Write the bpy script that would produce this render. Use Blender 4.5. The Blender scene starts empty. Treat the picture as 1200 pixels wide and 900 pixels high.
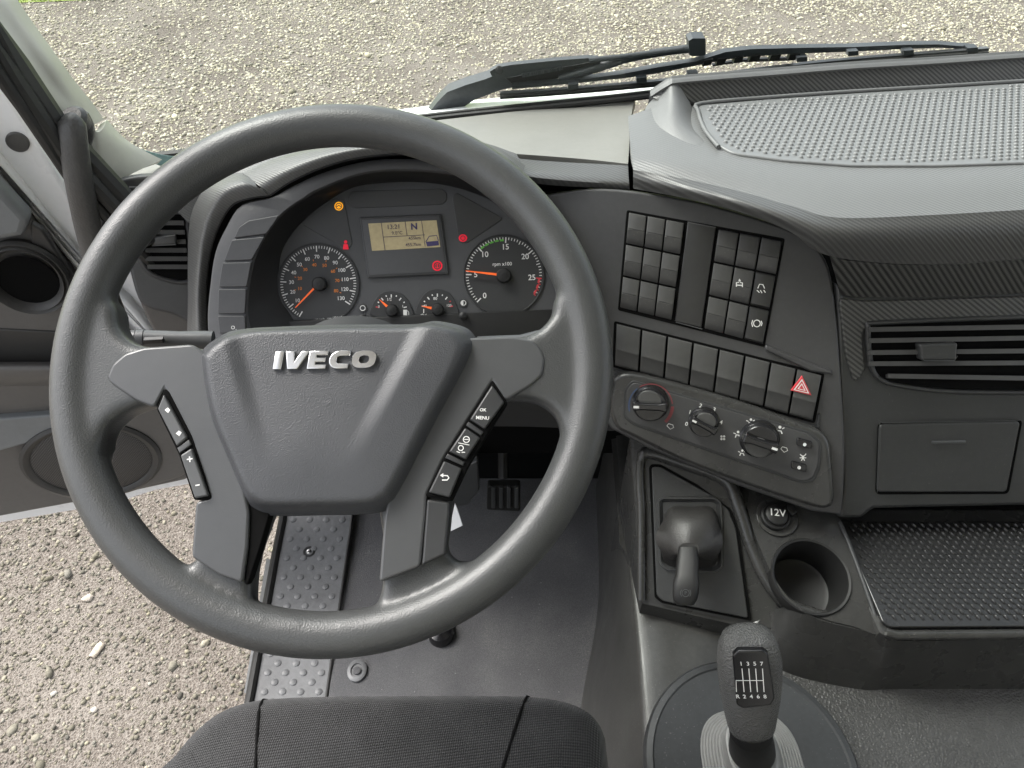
import bpy, math, random
import numpy as np
from mathutils import Vector, Matrix

random.seed(7)
rng = np.random.default_rng(11)
scene = bpy.context.scene
COL = scene.collection
S = math.sqrt(0.5)
FOC = 900.0
EYE = Vector((0.0, 0.0, 2.45))

# ------------------------------------------------------------ camera
cd = bpy.data.cameras.new("camera")
cam = bpy.data.objects.new("camera", cd)
COL.objects.link(cam)
cam.location = EYE
cam.rotation_euler = (math.radians(45), 0, 0)
cd.sensor_width = 36.0
cd.lens = 27.0
cd.clip_start = 0.02
cd.clip_end = 2000.0
scene.camera = cam

# ------------------------------------------------------------ world and sun
SUN_EL, SUN_AZ = math.radians(52), math.radians(-62)     # azimuth from +Y towards +X
world = bpy.data.worlds.new("World")
scene.world = world
world.use_nodes = True
wn = world.node_tree.nodes
wl = world.node_tree.links
sky = wn.new("ShaderNodeTexSky")
sky.sky_type = 'NISHITA'
sky.sun_disc = False
sky.sun_elevation = SUN_EL
sky.sun_rotation = SUN_AZ
sky.air_density = 1.0
sky.dust_density = 4.0
sky.ozone_density = 1.0
hs = wn.new("ShaderNodeHueSaturation")
hs.inputs["Saturation"].default_value = 0.3
wl.new(sky.outputs[0], hs.inputs["Color"])
wl.new(hs.outputs[0], wn["Background"].inputs[0])
wn["Background"].inputs[1].default_value = 0.15
sl = bpy.data.lights.new("sun", 'SUN')
sl.energy = 1.5
sl.angle = math.radians(30)
sl.color = (1.0, 0.965, 0.92)
sun = bpy.data.objects.new("sun", sl)
COL.objects.link(sun)
sd = Vector((math.sin(SUN_AZ) * math.cos(SUN_EL), math.cos(SUN_AZ) * math.cos(SUN_EL), math.sin(SUN_EL)))
sun.rotation_euler = sd.to_track_quat('Z', 'Y').to_euler()
sun.location = (0, 0, 12)

vs = scene.view_settings
vs.view_transform = 'Standard'
vs.look = 'None'
vs.gamma = 1.0
vs.exposure = 1.62
scene.render.engine = 'CYCLES'
scene.cycles.use_denoising = True
scene.cycles.max_bounces = 6
scene.cycles.diffuse_bounces = 4
scene.cycles.glossy_bounces = 3
scene.cycles.transparent_max_bounces = 8

# ------------------------------------------------------------ pixel rays and planes
def ray(px, py):
    u = (px - 600) / FOC
    v = (450 - py) / FOC
    return Vector((u, S * (1 + v), -S * (1 - v)))

def P(px, py, t):
    return EYE + ray(px, py) * t

def PZ(px, py, drop):
    r = ray(px, py)
    return EYE + r * (drop / -r.z)

def PY(px, py, y):
    r = ray(px, py)
    return EYE + r * (y / r.y)

class Pl:
    def __init__(s, o, e1, n):
        s.o = Vector(o)
        s.n = Vector(n).normalized()
        if s.n.dot(EYE - s.o) < 0:
            s.n = -s.n
        e1 = Vector(e1)
        s.e1 = (e1 - s.n * e1.dot(s.n)).normalized()
        s.e2 = s.n.cross(s.e1)
    @staticmethod
    def three(a, b, c):
        return Pl(a, b - a, (b - a).cross(c - a))
    def at(s, px, py, h=0.0):
        r = ray(px, py)
        k = ((s.o + s.n * h) - EYE).dot(s.n) / r.dot(s.n)
        return EYE + r * k
    def uv(s, px, py, h=0.0):
        d = s.at(px, py, h) - s.o
        return (d.dot(s.e1), d.dot(s.e2))
    def w(s, u, v, h=0.0):
        return s.o + s.e1 * u + s.e2 * v + s.n * h
    def m(s, px, py, npx):                       # metres for npx pixels at that place
        return npx * (s.at(px, py) - EYE).dot(Vector((0, S, -S))) / FOC
    def off(s, h):
        q = Pl(s.o + s.n * h, s.e1, s.n)
        return q

# ------------------------------------------------------------ outlines
def area2(p):
    return sum(p[i - 1][0] * p[i][1] - p[i][0] * p[i - 1][1] for i in range(len(p)))

def rounded(p, r, seg=5):
    if not r:
        return list(p)
    out = []
    n = len(p)
    for i in range(n):
        a, b, c = Vector(p[i - 1]), Vector(p[i]), Vector(p[(i + 1) % n])
        ra = r[i] if isinstance(r, (list, tuple)) else r
        la, lc = (a - b).length, (c - b).length
        k = min(ra, la * .45, lc * .45)
        if k < 1e-5:
            out.append(tuple(b)); continue
        s0 = b + (a - b) / la * k
        s1 = b + (c - b) / lc * k
        for j in range(seg + 1):
            t = j / seg
            q = s0 * (1 - t) ** 2 + b * 2 * t * (1 - t) + s1 * t * t
            out.append(tuple(q))
    return out

def crv(pts, n=6, closed=False):                # Catmull-Rom through points of any dimension
    pts = [np.array(p, float) for p in pts]
    m = len(pts)
    out = []
    for i in range(m if closed else m - 1):
        if closed:
            p0, p1, p2, p3 = pts[i - 1], pts[i], pts[(i + 1) % m], pts[(i + 2) % m]
        else:
            p1, p2 = pts[i], pts[i + 1]
            p0 = pts[i - 1] if i > 0 else 2 * p1 - p2
            p3 = pts[i + 2] if i + 2 < m else 2 * p2 - p1
        for j in range(n):
            t = j / n
            out.append(.5 * (2 * p1 + (p2 - p0) * t + (2 * p0 - 5 * p1 + 4 * p2 - p3) * t * t + (3 * p1 - p0 - 3 * p2 + p3) * t ** 3))
    if not closed:
        out.append(pts[-1])
    return [tuple(q) for q in out]

def inset(p, d):
    n = len(p)
    out = []
    for i in range(n):
        a, b, c = Vector(p[i - 1]), Vector(p[i]), Vector(p[(i + 1) % n])
        e0, e1 = (b - a), (c - b)
        if e0.length < 1e-9 or e1.length < 1e-9:
            out.append(p[i]); continue
        e0.normalize(); e1.normalize()
        n0, n1 = Vector((-e0.y, e0.x)), Vector((-e1.y, e1.x))
        m = n0 + n1
        k = m.length
        if k < 1e-6:
            out.append(p[i]); continue
        m /= k
        out.append(tuple(b + m * min(d / max(m.dot(n0), .35), d * 2)))
    return out

# ------------------------------------------------------------ mesh collector
_text = {}
def text_geo(body, bold):
    key = (body, bold)
    if key not in _text:
        c = bpy.data.curves.new("t", 'FONT')
        c.body = body
        c.align_x = 'CENTER'; c.align_y = 'CENTER'
        c.offset = bold
        c.resolution_u = 3
        o = bpy.data.objects.new("t", c)
        COL.objects.link(o)
        dg = bpy.context.evaluated_depsgraph_get()
        me = bpy.data.meshes.new_from_object(o.evaluated_get(dg))
        _text[key] = ([tuple(v.co) for v in me.vertices], [tuple(f.vertices) for f in me.polygons])
        bpy.data.objects.remove(o); bpy.data.curves.remove(c); bpy.data.meshes.remove(me)
    return _text[key]

class MB:
    def __init__(s):
        s.v, s.f = [], []
    def add(s, v, f):
        k = len(s.v)
        s.v += [Vector(q) for q in v]
        s.f += [tuple(i + k for i in g) for g in f]
        return s
    def rings(s, rs, cap0=True, cap1=True, closed=True):
        k = len(s.v); n = len(rs[0])
        for r in rs:
            s.v += [Vector(q) for q in r]
        for a in range(len(rs) - 1):
            for i in range(n if closed else n - 1):
                j = (i + 1) % n
                s.f.append((k + a * n + i, k + a * n + j, k + (a + 1) * n + j, k + (a + 1) * n + i))
        if cap0: s.f.append(tuple(k + i for i in reversed(range(n))))
        if cap1: s.f.append(tuple(k + (len(rs) - 1) * n + i for i in range(n)))
        return s
    def slab(s, pts, pl, top=0.0, thick=.01, bevel=.0015, r=0, uv=False, taper=0.0):
        p = [tuple(q) for q in pts] if uv else [pl.uv(x, y, top) for x, y in pts]
        if area2(p) < 0: p = p[::-1]
        raw = p
        def rnd(d):
            q = inset(raw, d) if d else raw
            if not r: return q
            return rounded(q, [max(k - d, 1e-4) for k in r] if isinstance(r, (list, tuple)) else max(r - d, 1e-4))
        p = rnd(0)
        rs = [[pl.w(u, v, top - thick) for u, v in p]]
        if bevel > 0:
            for k in range(4):
                a = k / 3 * math.pi / 2
                q = rnd(bevel * (1 - math.cos(a))) if k else p
                rs.append([pl.w(u, v, top - bevel * (1 - math.sin(a))) for u, v in q])
        else:
            rs.append([pl.w(u, v, top) for u, v in p])
        return s.rings(rs)
    def poly(s, pts, pl, h=.0004, uv=False):
        p = [tuple(q) for q in pts] if uv else [pl.uv(x, y, h) for x, y in pts]
        if area2(p) < 0: p = p[::-1]
        return s.add([pl.w(u, v, h) for u, v in p], [tuple(range(len(p)))])
    def stroke(s, pts, pl, wpx, h=.0004, closed=False):
        """flat printed line of wpx pixels through pixel points"""
        q = [Vector(pl.uv(x, y, h)) for x, y in pts]
        w = pl.m(pts[0][0], pts[0][1], wpx) / 2
        n = len(q); L = []; R = []
        for i in range(n):
            a = q[i - 1] if (closed or i) else q[i]
            b = q[(i + 1) % n] if (closed or i < n - 1) else q[i]
            d = (b - a)
            d = d.normalized() if d.length > 1e-9 else Vector((1, 0))
            nn = Vector((-d.y, d.x)) * w
            L.append(q[i] + nn); R.append(q[i] - nn)
        v = [pl.w(*u, h) for u in L] + [pl.w(*u, h) for u in R]
        f = [(i, n + i, n + (i + 1) % n, (i + 1) % n) for i in range(n if closed else n - 1)]
        return s.add(v, f)
    def arc(s, pl, px, py, rpx, a0, a1, wpx, h=.0004, n=24):
        pts = [(px + rpx * math.cos(math.radians(a0 + (a1 - a0) * i / n)), py - rpx * math.sin(math.radians(a0 + (a1 - a0) * i / n))) for i in range(n + 1)]
        return s.stroke(pts, pl, wpx, h)
    def disc(s, pl, px, py, rpx, h=.0004, n=16, ry=None):
        return s.poly([(px + rpx * math.cos(2 * math.pi * i / n), py + (ry or rpx) * math.sin(2 * math.pi * i / n)) for i in range(n)], pl, h)
    def text(s, body, pl, px, py, cap, h=.0005, d=(1, 0), bold=0.0, sx=1.0):
        v, f = text_geo(body, bold)
        o = pl.at(px, py, h)
        e1 = (pl.at(px + d[0] * 4, py + d[1] * 4, h) - o).normalized()
        e2 = pl.n.cross(e1)
        k = pl.m(px, py, cap) / .69
        return s.add([o + e1 * (a * k * sx) + e2 * (b * k) for a, b, c in v], f)
    def tube(s, pts, rad, n=10, caps=True, up=None, flat=1.0):
        pts = [Vector(p) for p in pts]
        m = len(pts)
        rs = []
        up = Vector(up or (0, 0, 1))
        for i, p in enumerate(pts):
            d = (pts[min(i + 1, m - 1)] - pts[max(i - 1, 0)]).normalized()
            a = d.cross(up)
            if a.length < 1e-3: a = d.cross(Vector((1, 0, 0)))
            a.normalize(); b = a.cross(d)
            r = rad[i] if isinstance(rad, (list, tuple)) else rad
            rs.append([p + a * (r * math.cos(2 * math.pi * k / n)) + b * (r * flat * math.sin(2 * math.pi * k / n)) for k in range(n)])
        return s.rings(rs, caps, caps)
    def lathe(s, pl, px, py, prof, n=40, sxy=(1, 1), c=None, caps=(True, True)):
        u0, v0 = c or pl.uv(px, py, max(h for r, h in prof))
        rs = [[pl.w(u0 + r * sxy[0] * math.cos(2 * math.pi * k / n), v0 + r * sxy[1] * math.sin(2 * math.pi * k / n), h) for k in range(n)] for r, h in prof]
        return s.rings(rs, *caps)
    def prism(s, top, zb, bevel=.004, r=0):
        """solid under a closed loop of world points, straight down to height zb"""
        top = [Vector(p) for p in top]
        a = sum(top[i - 1].x * top[i].y - top[i].x * top[i - 1].y for i in range(len(top)))
        if a < 0: top = top[::-1]
        c = sum(top, Vector()) / len(top)
        ins = []
        for p in top:
            d = (c - p); d.z = 0
            ins.append(p + (d.normalized() * bevel if d.length else d))
        return s.rings([[Vector((p.x, p.y, zb)) for p in top], [p - Vector((0, 0, bevel)) for p in top],
                        [p * .7 + q * .3 - Vector((0, 0, bevel * .25)) for p, q in zip(top, ins)], ins])
    def box(s, lo, hi):
        x0, y0, z0 = lo; x1, y1, z1 = hi
        return s.add([(x0, y0, z0), (x1, y0, z0), (x1, y1, z0), (x0, y1, z0), (x0, y0, z1), (x1, y0, z1), (x1, y1, z1), (x0, y1, z1)],
                     [(3, 2, 1, 0), (4, 5, 6, 7), (0, 1, 5, 4), (1, 2, 6, 5), (2, 3, 7, 6), (3, 0, 4, 7)])
    def loft(s, rows, nu=6, nv=6, thick=0.0):
        rr = [crv(r, nu) for r in rows]
        cols = [crv([rr[j][i] for j in range(len(rr))], nv) for i in range(len(rr[0]))]
        g = [[Vector(cols[i][j]) for i in range(len(cols))] for j in range(len(cols[0]))]
        H, W = len(g), len(g[0])
        if not thick:
            return s.rings(g, False, False, closed=False)
        nn = []
        for j in range(H):
            for i in range(W):
                a = g[j][min(i + 1, W - 1)] - g[j][max(i - 1, 0)]
                b = g[min(j + 1, H - 1)][i] - g[max(j - 1, 0)][i]
                n = a.cross(b)
                n = n.normalized() if n.length else Vector((0, 0, 1))
                if n.dot(EYE - g[j][i]) < 0: n = -n
                nn.append(n)
        k = len(s.v)
        flat = [p for r in g for p in r]
        s.v += flat + [p - n * thick for p, n in zip(flat, nn)]
        N = H * W
        for j in range(H - 1):
            for i in range(W - 1):
                a, b, c, d = j * W + i, j * W + i + 1, (j + 1) * W + i + 1, (j + 1) * W + i
                s.f.append((k + a, k + b, k + c, k + d)); s.f.append((k + N + d, k + N + c, k + N + b, k + N + a))
        ring = [i for i in range(W)] + [j * W + W - 1 for j in range(1, H)] + [(H - 1) * W + i for i in range(W - 2, -1, -1)] + [j * W for j in range(H - 2, 0, -1)]
        for i in range(len(ring)):
            a, b = ring[i], ring[(i + 1) % len(ring)]
            s.f.append((k + b, k + a, k + N + a, k + N + b))
        return s
    def build(s, name, mat, parent=None, smooth=35, fix=True):
        lo = Vector([min(v[i] for v in s.v) for i in range(3)])
        hi = Vector([max(v[i] for v in s.v) for i in range(3)])
        c = (lo + hi) / 2
        if parent is None: c.z = lo.z
        me = bpy.data.meshes.new(name)
        me.from_pydata([v - c for v in s.v], [], s.f)
        if fix:
            import bmesh
            bm = bmesh.new(); bm.from_mesh(me)
            bmesh.ops.remove_doubles(bm, verts=bm.verts, dist=1e-6)
            bmesh.ops.recalc_face_normals(bm, faces=bm.faces)
            bm.to_mesh(me); bm.free()
        return link(name, me, mat, parent, c, smooth)

def link(name, me, mat, parent, loc, smooth=35):
    me.materials.append(mat)
    if smooth:
        me.shade_smooth()
        me.set_sharp_from_angle(angle=math.radians(smooth))
        for f in me.polygons:
            if len(f.vertices) > 4: f.use_smooth = False
    o = bpy.data.objects.new(name, me)
    COL.objects.link(o)
    if parent:
        o.parent = parent
        o.location = Vector(loc) - WORLD[parent.name]
    else:
        o.location = loc
    WORLD[o.name] = Vector(loc)
    return o

WORLD = {}
def thing(name, label, cat, loc, group=None):
    o = bpy.data.objects.new(name, None)
    o.empty_display_size = .05
    COL.objects.link(o)
    o.location = loc
    WORLD[o.name] = Vector(loc)
    return tag(o, label, cat, group)

def tag(o, label=None, cat=None, group=None, kind=None):
    if label: o["label"] = label
    if cat: o["category"] = cat
    if group: o["group"] = group
    if kind: o["kind"] = kind
    return o

def slab(name, pts, pl, mat, parent, **k):
    sm = k.pop('smooth', 35)
    return MB().slab(pts, pl, **k).build(name, mat, parent, sm)

def quad(q, a, b):
    """point at fractions a, b of a pixel quad TL TR BR BL"""
    (x0, y0), (x1, y1), (x2, y2), (x3, y3) = q
    return ((x0 * (1 - a) + x1 * a) * (1 - b) + (x3 * (1 - a) + x2 * a) * b,
            (y0 * (1 - a) + y1 * a) * (1 - b) + (y3 * (1 - a) + y2 * a) * b)

def cell(q, a0, a1, b0, b1):
    return [quad(q, a0, b0), quad(q, a1, b0), quad(q, a1, b1), quad(q, a0, b1)]

# ------------------------------------------------------------ materials
def lin(c):
    return tuple(((x / 255 + .055) / 1.055) ** 2.4 if x > 10 else x / 255 / 12.92 for x in c)

class N:
    """small shader graph helper"""
    def __init__(s, name):
        s.m = bpy.data.materials.new(name)
        s.m.use_nodes = True
        s.t = s.m.node_tree
        s.b = s.t.nodes["Principled BSDF"]
        s.tc = s.t.nodes.new("ShaderNodeTexCoord").outputs["Object"]
    def n(s, typ, **k):
        x = s.t.nodes.new(typ)
        for a, b in k.items():
            setattr(x, a, b)
        return x
    def l(s, a, b):
        s.t.links.new(a, b)
    def math(s, op, a, b=None):
        x = s.n("ShaderNodeMath", operation=op)
        for i, q in enumerate((a, b)):
            if q is None: continue
            if isinstance(q, (int, float)): x.inputs[i].default_value = q
            else: s.l(q, x.inputs[i])
        return x.outputs[0]
    def noise(s, scale, detail=3, vec=None):
        x = s.n("ShaderNodeTexNoise")
        x.inputs["Scale"].default_value = scale
        x.inputs["Detail"].default_value = detail
        s.l(vec or s.tc, x.inputs["Vector"])
        return x.outputs["Fac"]
    def voro(s, scale, feature='F1', out="Distance", rnd=1.0):
        x = s.n("ShaderNodeTexVoronoi", feature=feature)
        x.inputs["Scale"].default_value = scale
        x.inputs["Randomness"].default_value = rnd
        s.l(s.tc, x.inputs["Vector"])
        return x.outputs[out]
    def dot(s, vec):
        x = s.n("ShaderNodeVectorMath", operation='DOT_PRODUCT')
        s.l(s.tc, x.inputs[0]); x.inputs[1].default_value = vec
        return x.outputs["Value"]
    def ramp(s, fac, stops):
        x = s.n("ShaderNodeValToRGB")
        el = x.color_ramp.elements
        while len(el) < len(stops): el.new(.5)
        for e, (p, c) in zip(el, stops):
            e.position = p; e.color = (*c, 1) if len(c) == 3 else c
        s.l(fac, x.inputs[0])
        return x.outputs[0]
    def bump(s, h, strength, dist):
        x = s.n("ShaderNodeBump")
        x.inputs["Strength"].default_value = strength
        x.inputs["Distance"].default_value = dist
        s.l(h, x.inputs["Height"])
        if s.b.inputs["Normal"].is_linked:
            s.l(s.b.inputs["Normal"].links[0].from_socket, x.inputs["Normal"])
        s.l(x.outputs[0], s.b.inputs["Normal"])
    def base(s, col, rough=.5, metal=0.0, spec=.5):
        s.b.inputs["Base Color"].default_value = (*col, 1)
        s.b.inputs["Roughness"].default_value = rough
        s.b.inputs["Metallic"].default_value = metal
        s.b.inputs["Specular IOR Level"].default_value = spec
        return s

def plastic(name, col, rough=.5, grain=0, gs=.4, wear=.12, spec=.5, dust=.0, gd=.0005):
    """moulded plastic: grain cells per metre, faint blotches and dust in colour and gloss"""
    g = N(name).base(col, rough, 0, spec)
    a = g.noise(9, 4); b = g.noise(140, 3)
    mixf = g.math('ADD', g.math('MULTIPLY', a, .7), g.math('MULTIPLY', b, .3))
    c0 = tuple(x * (1 - wear) for x in col); c1 = tuple(x * (1 + wear) + .004 * wear for x in col)
    base = g.ramp(mixf, [(.35, c0), (.65, c1)])
    if dust:
        sp = g.ramp(g.noise(420, 2), [(.66, (0, 0, 0)), (.74, (1, 1, 1))])
        pa = g.ramp(g.noise(11, 4), [(.40, (.15, .15, .15)), (.66, (1, 1, 1))])
        k = g.math('MULTIPLY', g.math('MULTIPLY', sp, pa), dust)
        mx = g.n("ShaderNodeMix", data_type='RGBA')
        g.l(k, mx.inputs[0]); g.l(base, mx.inputs[6]); mx.inputs[7].default_value = (.30, .29, .27, 1)
        base = mx.outputs[2]
    g.l(base, g.b.inputs["Base Color"])
    r = g.n("ShaderNodeMapRange")
    r.inputs[3].default_value = rough - .07; r.inputs[4].default_value = rough + .09
    g.l(g.noise(23, 4), r.inputs[0]); g.l(r.outputs[0], g.b.inputs["Roughness"])
    if grain:
        g.bump(g.voro(grain), gs, gd)
        g.bump(g.noise(grain * 2.1, 2), gs * .5, .0003)
    return g.m

def flat(name, col, rough=.6, emit=0.0, metal=0.0):
    g = N(name).base(col, rough, metal)
    g.l(g.ramp(g.noise(180, 2), [(.3, tuple(x * .9 for x in col)), (.7, tuple(min(1, x * 1.08) for x in col))]), g.b.inputs["Base Color"])
    if emit:
        g.b.inputs["Emission Color"].default_value = (*col, 1)
        g.b.inputs["Emission Strength"].default_value = emit
    return g.m

def carbon(name, d0, d1, c0, c1, period=.0046, rough=.42):
    """woven twill print: diagonal ribs broken by a crossing thread"""
    g = N(name).base(c0, rough)
    s = g.math('SINE', g.math('MULTIPLY', g.dot(d0), 2 * math.pi / period))
    q = g.math('SINE', g.math('MULTIPLY', g.dot(d1), 2 * math.pi / (period * .5)))
    f = g.math('ADD', g.math('MULTIPLY', s, .42), .5)
    f = g.math('ADD', f, g.math('MULTIPLY', q, .10))
    g.l(g.ramp(f, [(.15, c0), (.85, c1)]), g.b.inputs["Base Color"])
    g.bump(f, .5, .0005)
    g.bump(g.noise(60, 3), .1, .0006)
    return g.m

M = {}
M['dash'] = plastic('dark_dash_plastic', (.030, .030, .031), .50, 700, .25)
M['dash_top'] = plastic('dash_top_plastic', (.125, .127, .126), .46, 900, .3, .07)  # base colour lightened to carry the sky sheen on the dash top
M['ledge'] = plastic('pale_ledge_plastic', (.175, .173, .158), .5, 700, .2, .06)
M['fascia'] = plastic('fascia_plastic', (.046, .046, .047), .38, 1400, .18, dust=.10)
M['panel'] = plastic('lower_panel_plastic', (.036, .037, .037), .34, 900, .15, dust=.14)
M['console'] = plastic('console_plastic', (.034, .034, .033), .27, 800, .12, .2, dust=.3)
M['black'] = plastic('black_plastic', (.008, .008, .008), .55)
M['gap'] = plastic('black_gap', (.004, .004, .004), .9, spec=.08)
M['switch'] = plastic('switch_plastic', (.054, .054, .053), .34, 1800, .12, dust=.12)
M['switch_gloss'] = plastic('switch_dark', (.024, .024, .024), .35)
M['gloss'] = plastic('gloss_black', (.012, .012, .013), .18, 0, 0, .05)
M['wheel'] = plastic('wheel_leather_grain', (.050, .052, .052), .35, 800, .30, .08, dust=.08)
M['cover'] = plastic('airbag_leather_grain', (.044, .046, .050), .40, 900, .42, .06)
M['trim'] = plastic('spoke_trim_grey', (.062, .064, .066), .33, 1800, .1, .05)
M['trim_dark'] = plastic('spoke_trim_dark', (.028, .029, .030), .45, 1800, .1, .05)
M['button'] = plastic('wheel_button', (.028, .029, .030), .4, 2000, .1, .05)
M['button_grey'] = plastic('wheel_button_grey', (.065, .067, .068), .4, 2000, .1, .05)
M['pillar'] = plastic('pillar_trim_olive_grey', (.47, .465, .41), .5, 900, .15, .05)
M['headliner'] = plastic('headliner_cloth', (.60, .585, .54), .8, 700, .3, .05)
M['white'] = plastic('white_paint', (.78, .79, .80), .28, 0, 0, .03)
M['rubber'] = plastic('black_rubber', (.014, .014, .013), .55, 300, .2, .25)
M['grip'] = plastic('grab_handle_leather', (.055, .054, .052), .42, 380, .6, .15)
M['door'] = plastic('door_trim_taupe', (.100, .096, .091), .5, 600, .2, .08)
M['door_top'] = plastic('door_trim_blue_grey', (.16, .17, .175), .45, 600, .2, .08)
M['door_dark'] = plastic('door_trim_dark', (.035, .034, .032), .5, 600, .2, .08)
M['taupe'] = plastic('dash_side_taupe', (.085, .076, .068), .5, 600, .2, .06)
M['mesh'] = plastic('speaker_mesh', (.03, .03, .03), .5)
M['steel'] = plastic('step_plate_grey', (.145, .148, .152), .40, 500, .2, .25, dust=.3)
M['engine'] = plastic('engine_cover_rubber', (.046, .046, .045), .33, 330, 1.0, .2, dust=.25, gd=.0010)
M['tunnel'] = plastic('tunnel_plastic', (.046, .0455, .043), .30, 700, .2, .25, dust=.4)
M['boot'] = plastic('lever_boot_rubber', (.23, .23, .225), .45, 500, .15, .1)
M['leather'] = plastic('brake_boot_leather', (.026, .025, .024), .48, 420, .4, .2)
M['knob'] = plastic('knob_grain', (.085, .085, .083), .20, 520, 1.0, .1, gd=.0011)
M['base_plate'] = plastic('lever_base_plate', (.034, .036, .038), .42, 700, .15, .2, dust=.35)
M['shelf_mat'] = plastic('shelf_mat_rubber', (.018, .018, .018), .26, 0, 0, .1)
M['tray_mat'] = plastic('tray_mat_rubber', (.150, .153, .153), .30, 0, 0, .05)  # lighter base colour holds the windscreen sheen on the tray
M['wiper'] = plastic('wiper_coating', (.030, .034, .038), .48, 300, .2, .3)
M['needle'] = flat('needle_orange', (.85, .13, .02), .5, .12)
M['red'] = flat('print_red', (.55, .05, .06), .5)
M['red_dim'] = flat('print_dull_red', (.22, .045, .05), .6)
M['red_lamp'] = flat('warning_lamp_red', (.7, .01, .035), .5, .12)
M['amber_lamp'] = flat('warning_lamp_amber', (.85, .36, .01), .5, .3)
M['print'] = flat('print_white', (.72, .72, .70), .6)
M['print_orange'] = flat('print_orange', (.7, .22, .04), .6)
M['print_green'] = flat('print_green', (.12, .42, .06), .6)
M['print_blue'] = flat('print_blue', (.05, .09, .2), .6)
M['lcd'] = flat('display_beige', (.36, .30, .17), .45, .06)  # display is unlit; faint glow added to lift it under the hood
M['lcd_dark'] = flat('display_segment', (.09, .07, .09), .5)
M['lcd_blue'] = flat('display_segment_blue', (.05, .04, .12), .5)
M['chrome'] = plastic('satin_chrome', (.72, .72, .72), .24, 0, 0, .03)
M['chrome'].node_tree.nodes["Principled BSDF"].inputs["Metallic"].default_value = 1.0
M['cluster'] = plastic('cluster_face', (.066, .067, .070), .5, 0, 0, .06)
M['cluster_dark'] = plastic('cluster_window', (.046, .047, .048), .35, 0, 0, .06)
M['dial'] = plastic('dial_face', (.034, .035, .036), .5, 0, 0, .06)
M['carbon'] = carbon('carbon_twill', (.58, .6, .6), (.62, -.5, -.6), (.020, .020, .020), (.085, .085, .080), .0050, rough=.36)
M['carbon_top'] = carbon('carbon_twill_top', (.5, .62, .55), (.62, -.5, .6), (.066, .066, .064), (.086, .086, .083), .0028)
M['pad_twill'] = carbon('pad_twill', (.5, .62, .55), (.62, -.5, .6), (.118, .120, .119), (.137, .139, .138), .0036, .40)  # pad top lighter than the lip: sky reflection put into the weave colour
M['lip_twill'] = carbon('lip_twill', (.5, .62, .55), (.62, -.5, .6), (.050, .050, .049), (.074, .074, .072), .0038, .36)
# special materials
def fabric():
    g = N('seat_fabric').base((.02, .02, .02), .85, 0, .25)
    s = g.math('SINE', g.math('MULTIPLY', g.dot((.8, .6, 0)), 2 * math.pi / .0038))
    q = g.math('SINE', g.math('MULTIPLY', g.dot((.8, -.6, .4)), 2 * math.pi / .0031))
    f = g.math('ADD', g.math('MULTIPLY', g.math('MULTIPLY', s, q), .5), .5)
    f = g.math('ADD', g.math('MULTIPLY', f, .7), g.math('MULTIPLY', g.noise(30, 4), .3))
    g.l(g.ramp(f, [(.2, (.005, .005, .005)), (.8, (.050, .050, .051))]), g.b.inputs["Base Color"])
    g.bump(f, .8, .0012)
    g.b.inputs["Sheen Weight"].default_value = .25
    g.b.inputs["Sheen Roughness"].default_value = .4
    return g.m
M['fabric'] = fabric()

def carpet():
    g = N('floor_mat_felt').base((.03, .03, .033), .95, 0, .2)
    f = g.math('ADD', g.math('MULTIPLY', g.noise(900, 3), .6), g.math('MULTIPLY', g.noise(7, 4), .5))
    g.l(g.ramp(f, [(.36, (.070, .070, .074)), (.62, (.14, .14, .143)), (.74, (.23, .225, .215))]), g.b.inputs["Base Color"])
    g.bump(g.noise(1100, 3), .8, .001)
    return g.m
M['carpet'] = carpet()

def mesh_grid():
    g = N('speaker_grille').base((.03, .03, .03), .5)
    s = g.math('SINE', g.math('MULTIPLY', g.dot((.97, .24, .0)), 2 * math.pi / .0045))
    q = g.math('SINE', g.math('MULTIPLY', g.dot((.0, .0, 1)), 2 * math.pi / .0045))
    f = g.math('ADD', g.math('MULTIPLY', g.math('MULTIPLY', s, q), .5), .5)
    g.l(g.ramp(f, [(.35, (.006, .006, .006)), (.7, (.075, .073, .07))]), g.b.inputs["Base Color"])
    g.bump(f, .6, .001)
    return g.m
M['grille'] = mesh_grid()

def soil():
    g = N('gravelly_soil').base((.2, .18, .15), .95, 0, .2)
    f = g.math('ADD', g.math('MULTIPLY', g.noise(1.6, 6), .6), g.math('MULTIPLY', g.voro(150), .5))
    f = g.math('ADD', f, g.math('MULTIPLY', g.noise(160, 3), .25))
    g.l(g.ramp(f, [(.35, (.066, .055, .046)), (.6, (.125, .107, .090)), (.85, (.22, .198, .172))]), g.b.inputs["Base Color"])
    g.bump(g.voro(150), .7, .006)
    g.bump(g.noise(300, 3), .6, .004)
    return g.m
M['soil'] = soil()

def stone():
    g = N('gravel_stone').base((.4, .38, .33), .85, 0, .3)
    at = g.n("ShaderNodeAttribute"); at.attribute_name = 'tone'
    mx = g.n("ShaderNodeMix", data_type='RGBA', blend_type='MULTIPLY')
    mx.inputs[0].default_value = 1.0
    g.l(at.outputs["Color"], mx.inputs[6])
    g.l(g.ramp(g.noise(90, 4), [(.3, (.78, .77, .75)), (.7, (1.1, 1.1, 1.1))]), mx.inputs[7])
    g.l(mx.outputs[2], g.b.inputs["Base Color"])
    g.bump(g.noise(160, 3), .5, .003)
    return g.m
M['stone'] = stone()
def grass_mat():
    g = N('grass_blades').base((.12, .2, .02), .7)
    g.l(g.ramp(g.noise(6, 4), [(.3, (.10, .17, .015)), (.7, (.26, .32, .04))]), g.b.inputs["Base Color"])
    return g.m
M['grass'] = grass_mat()

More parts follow.
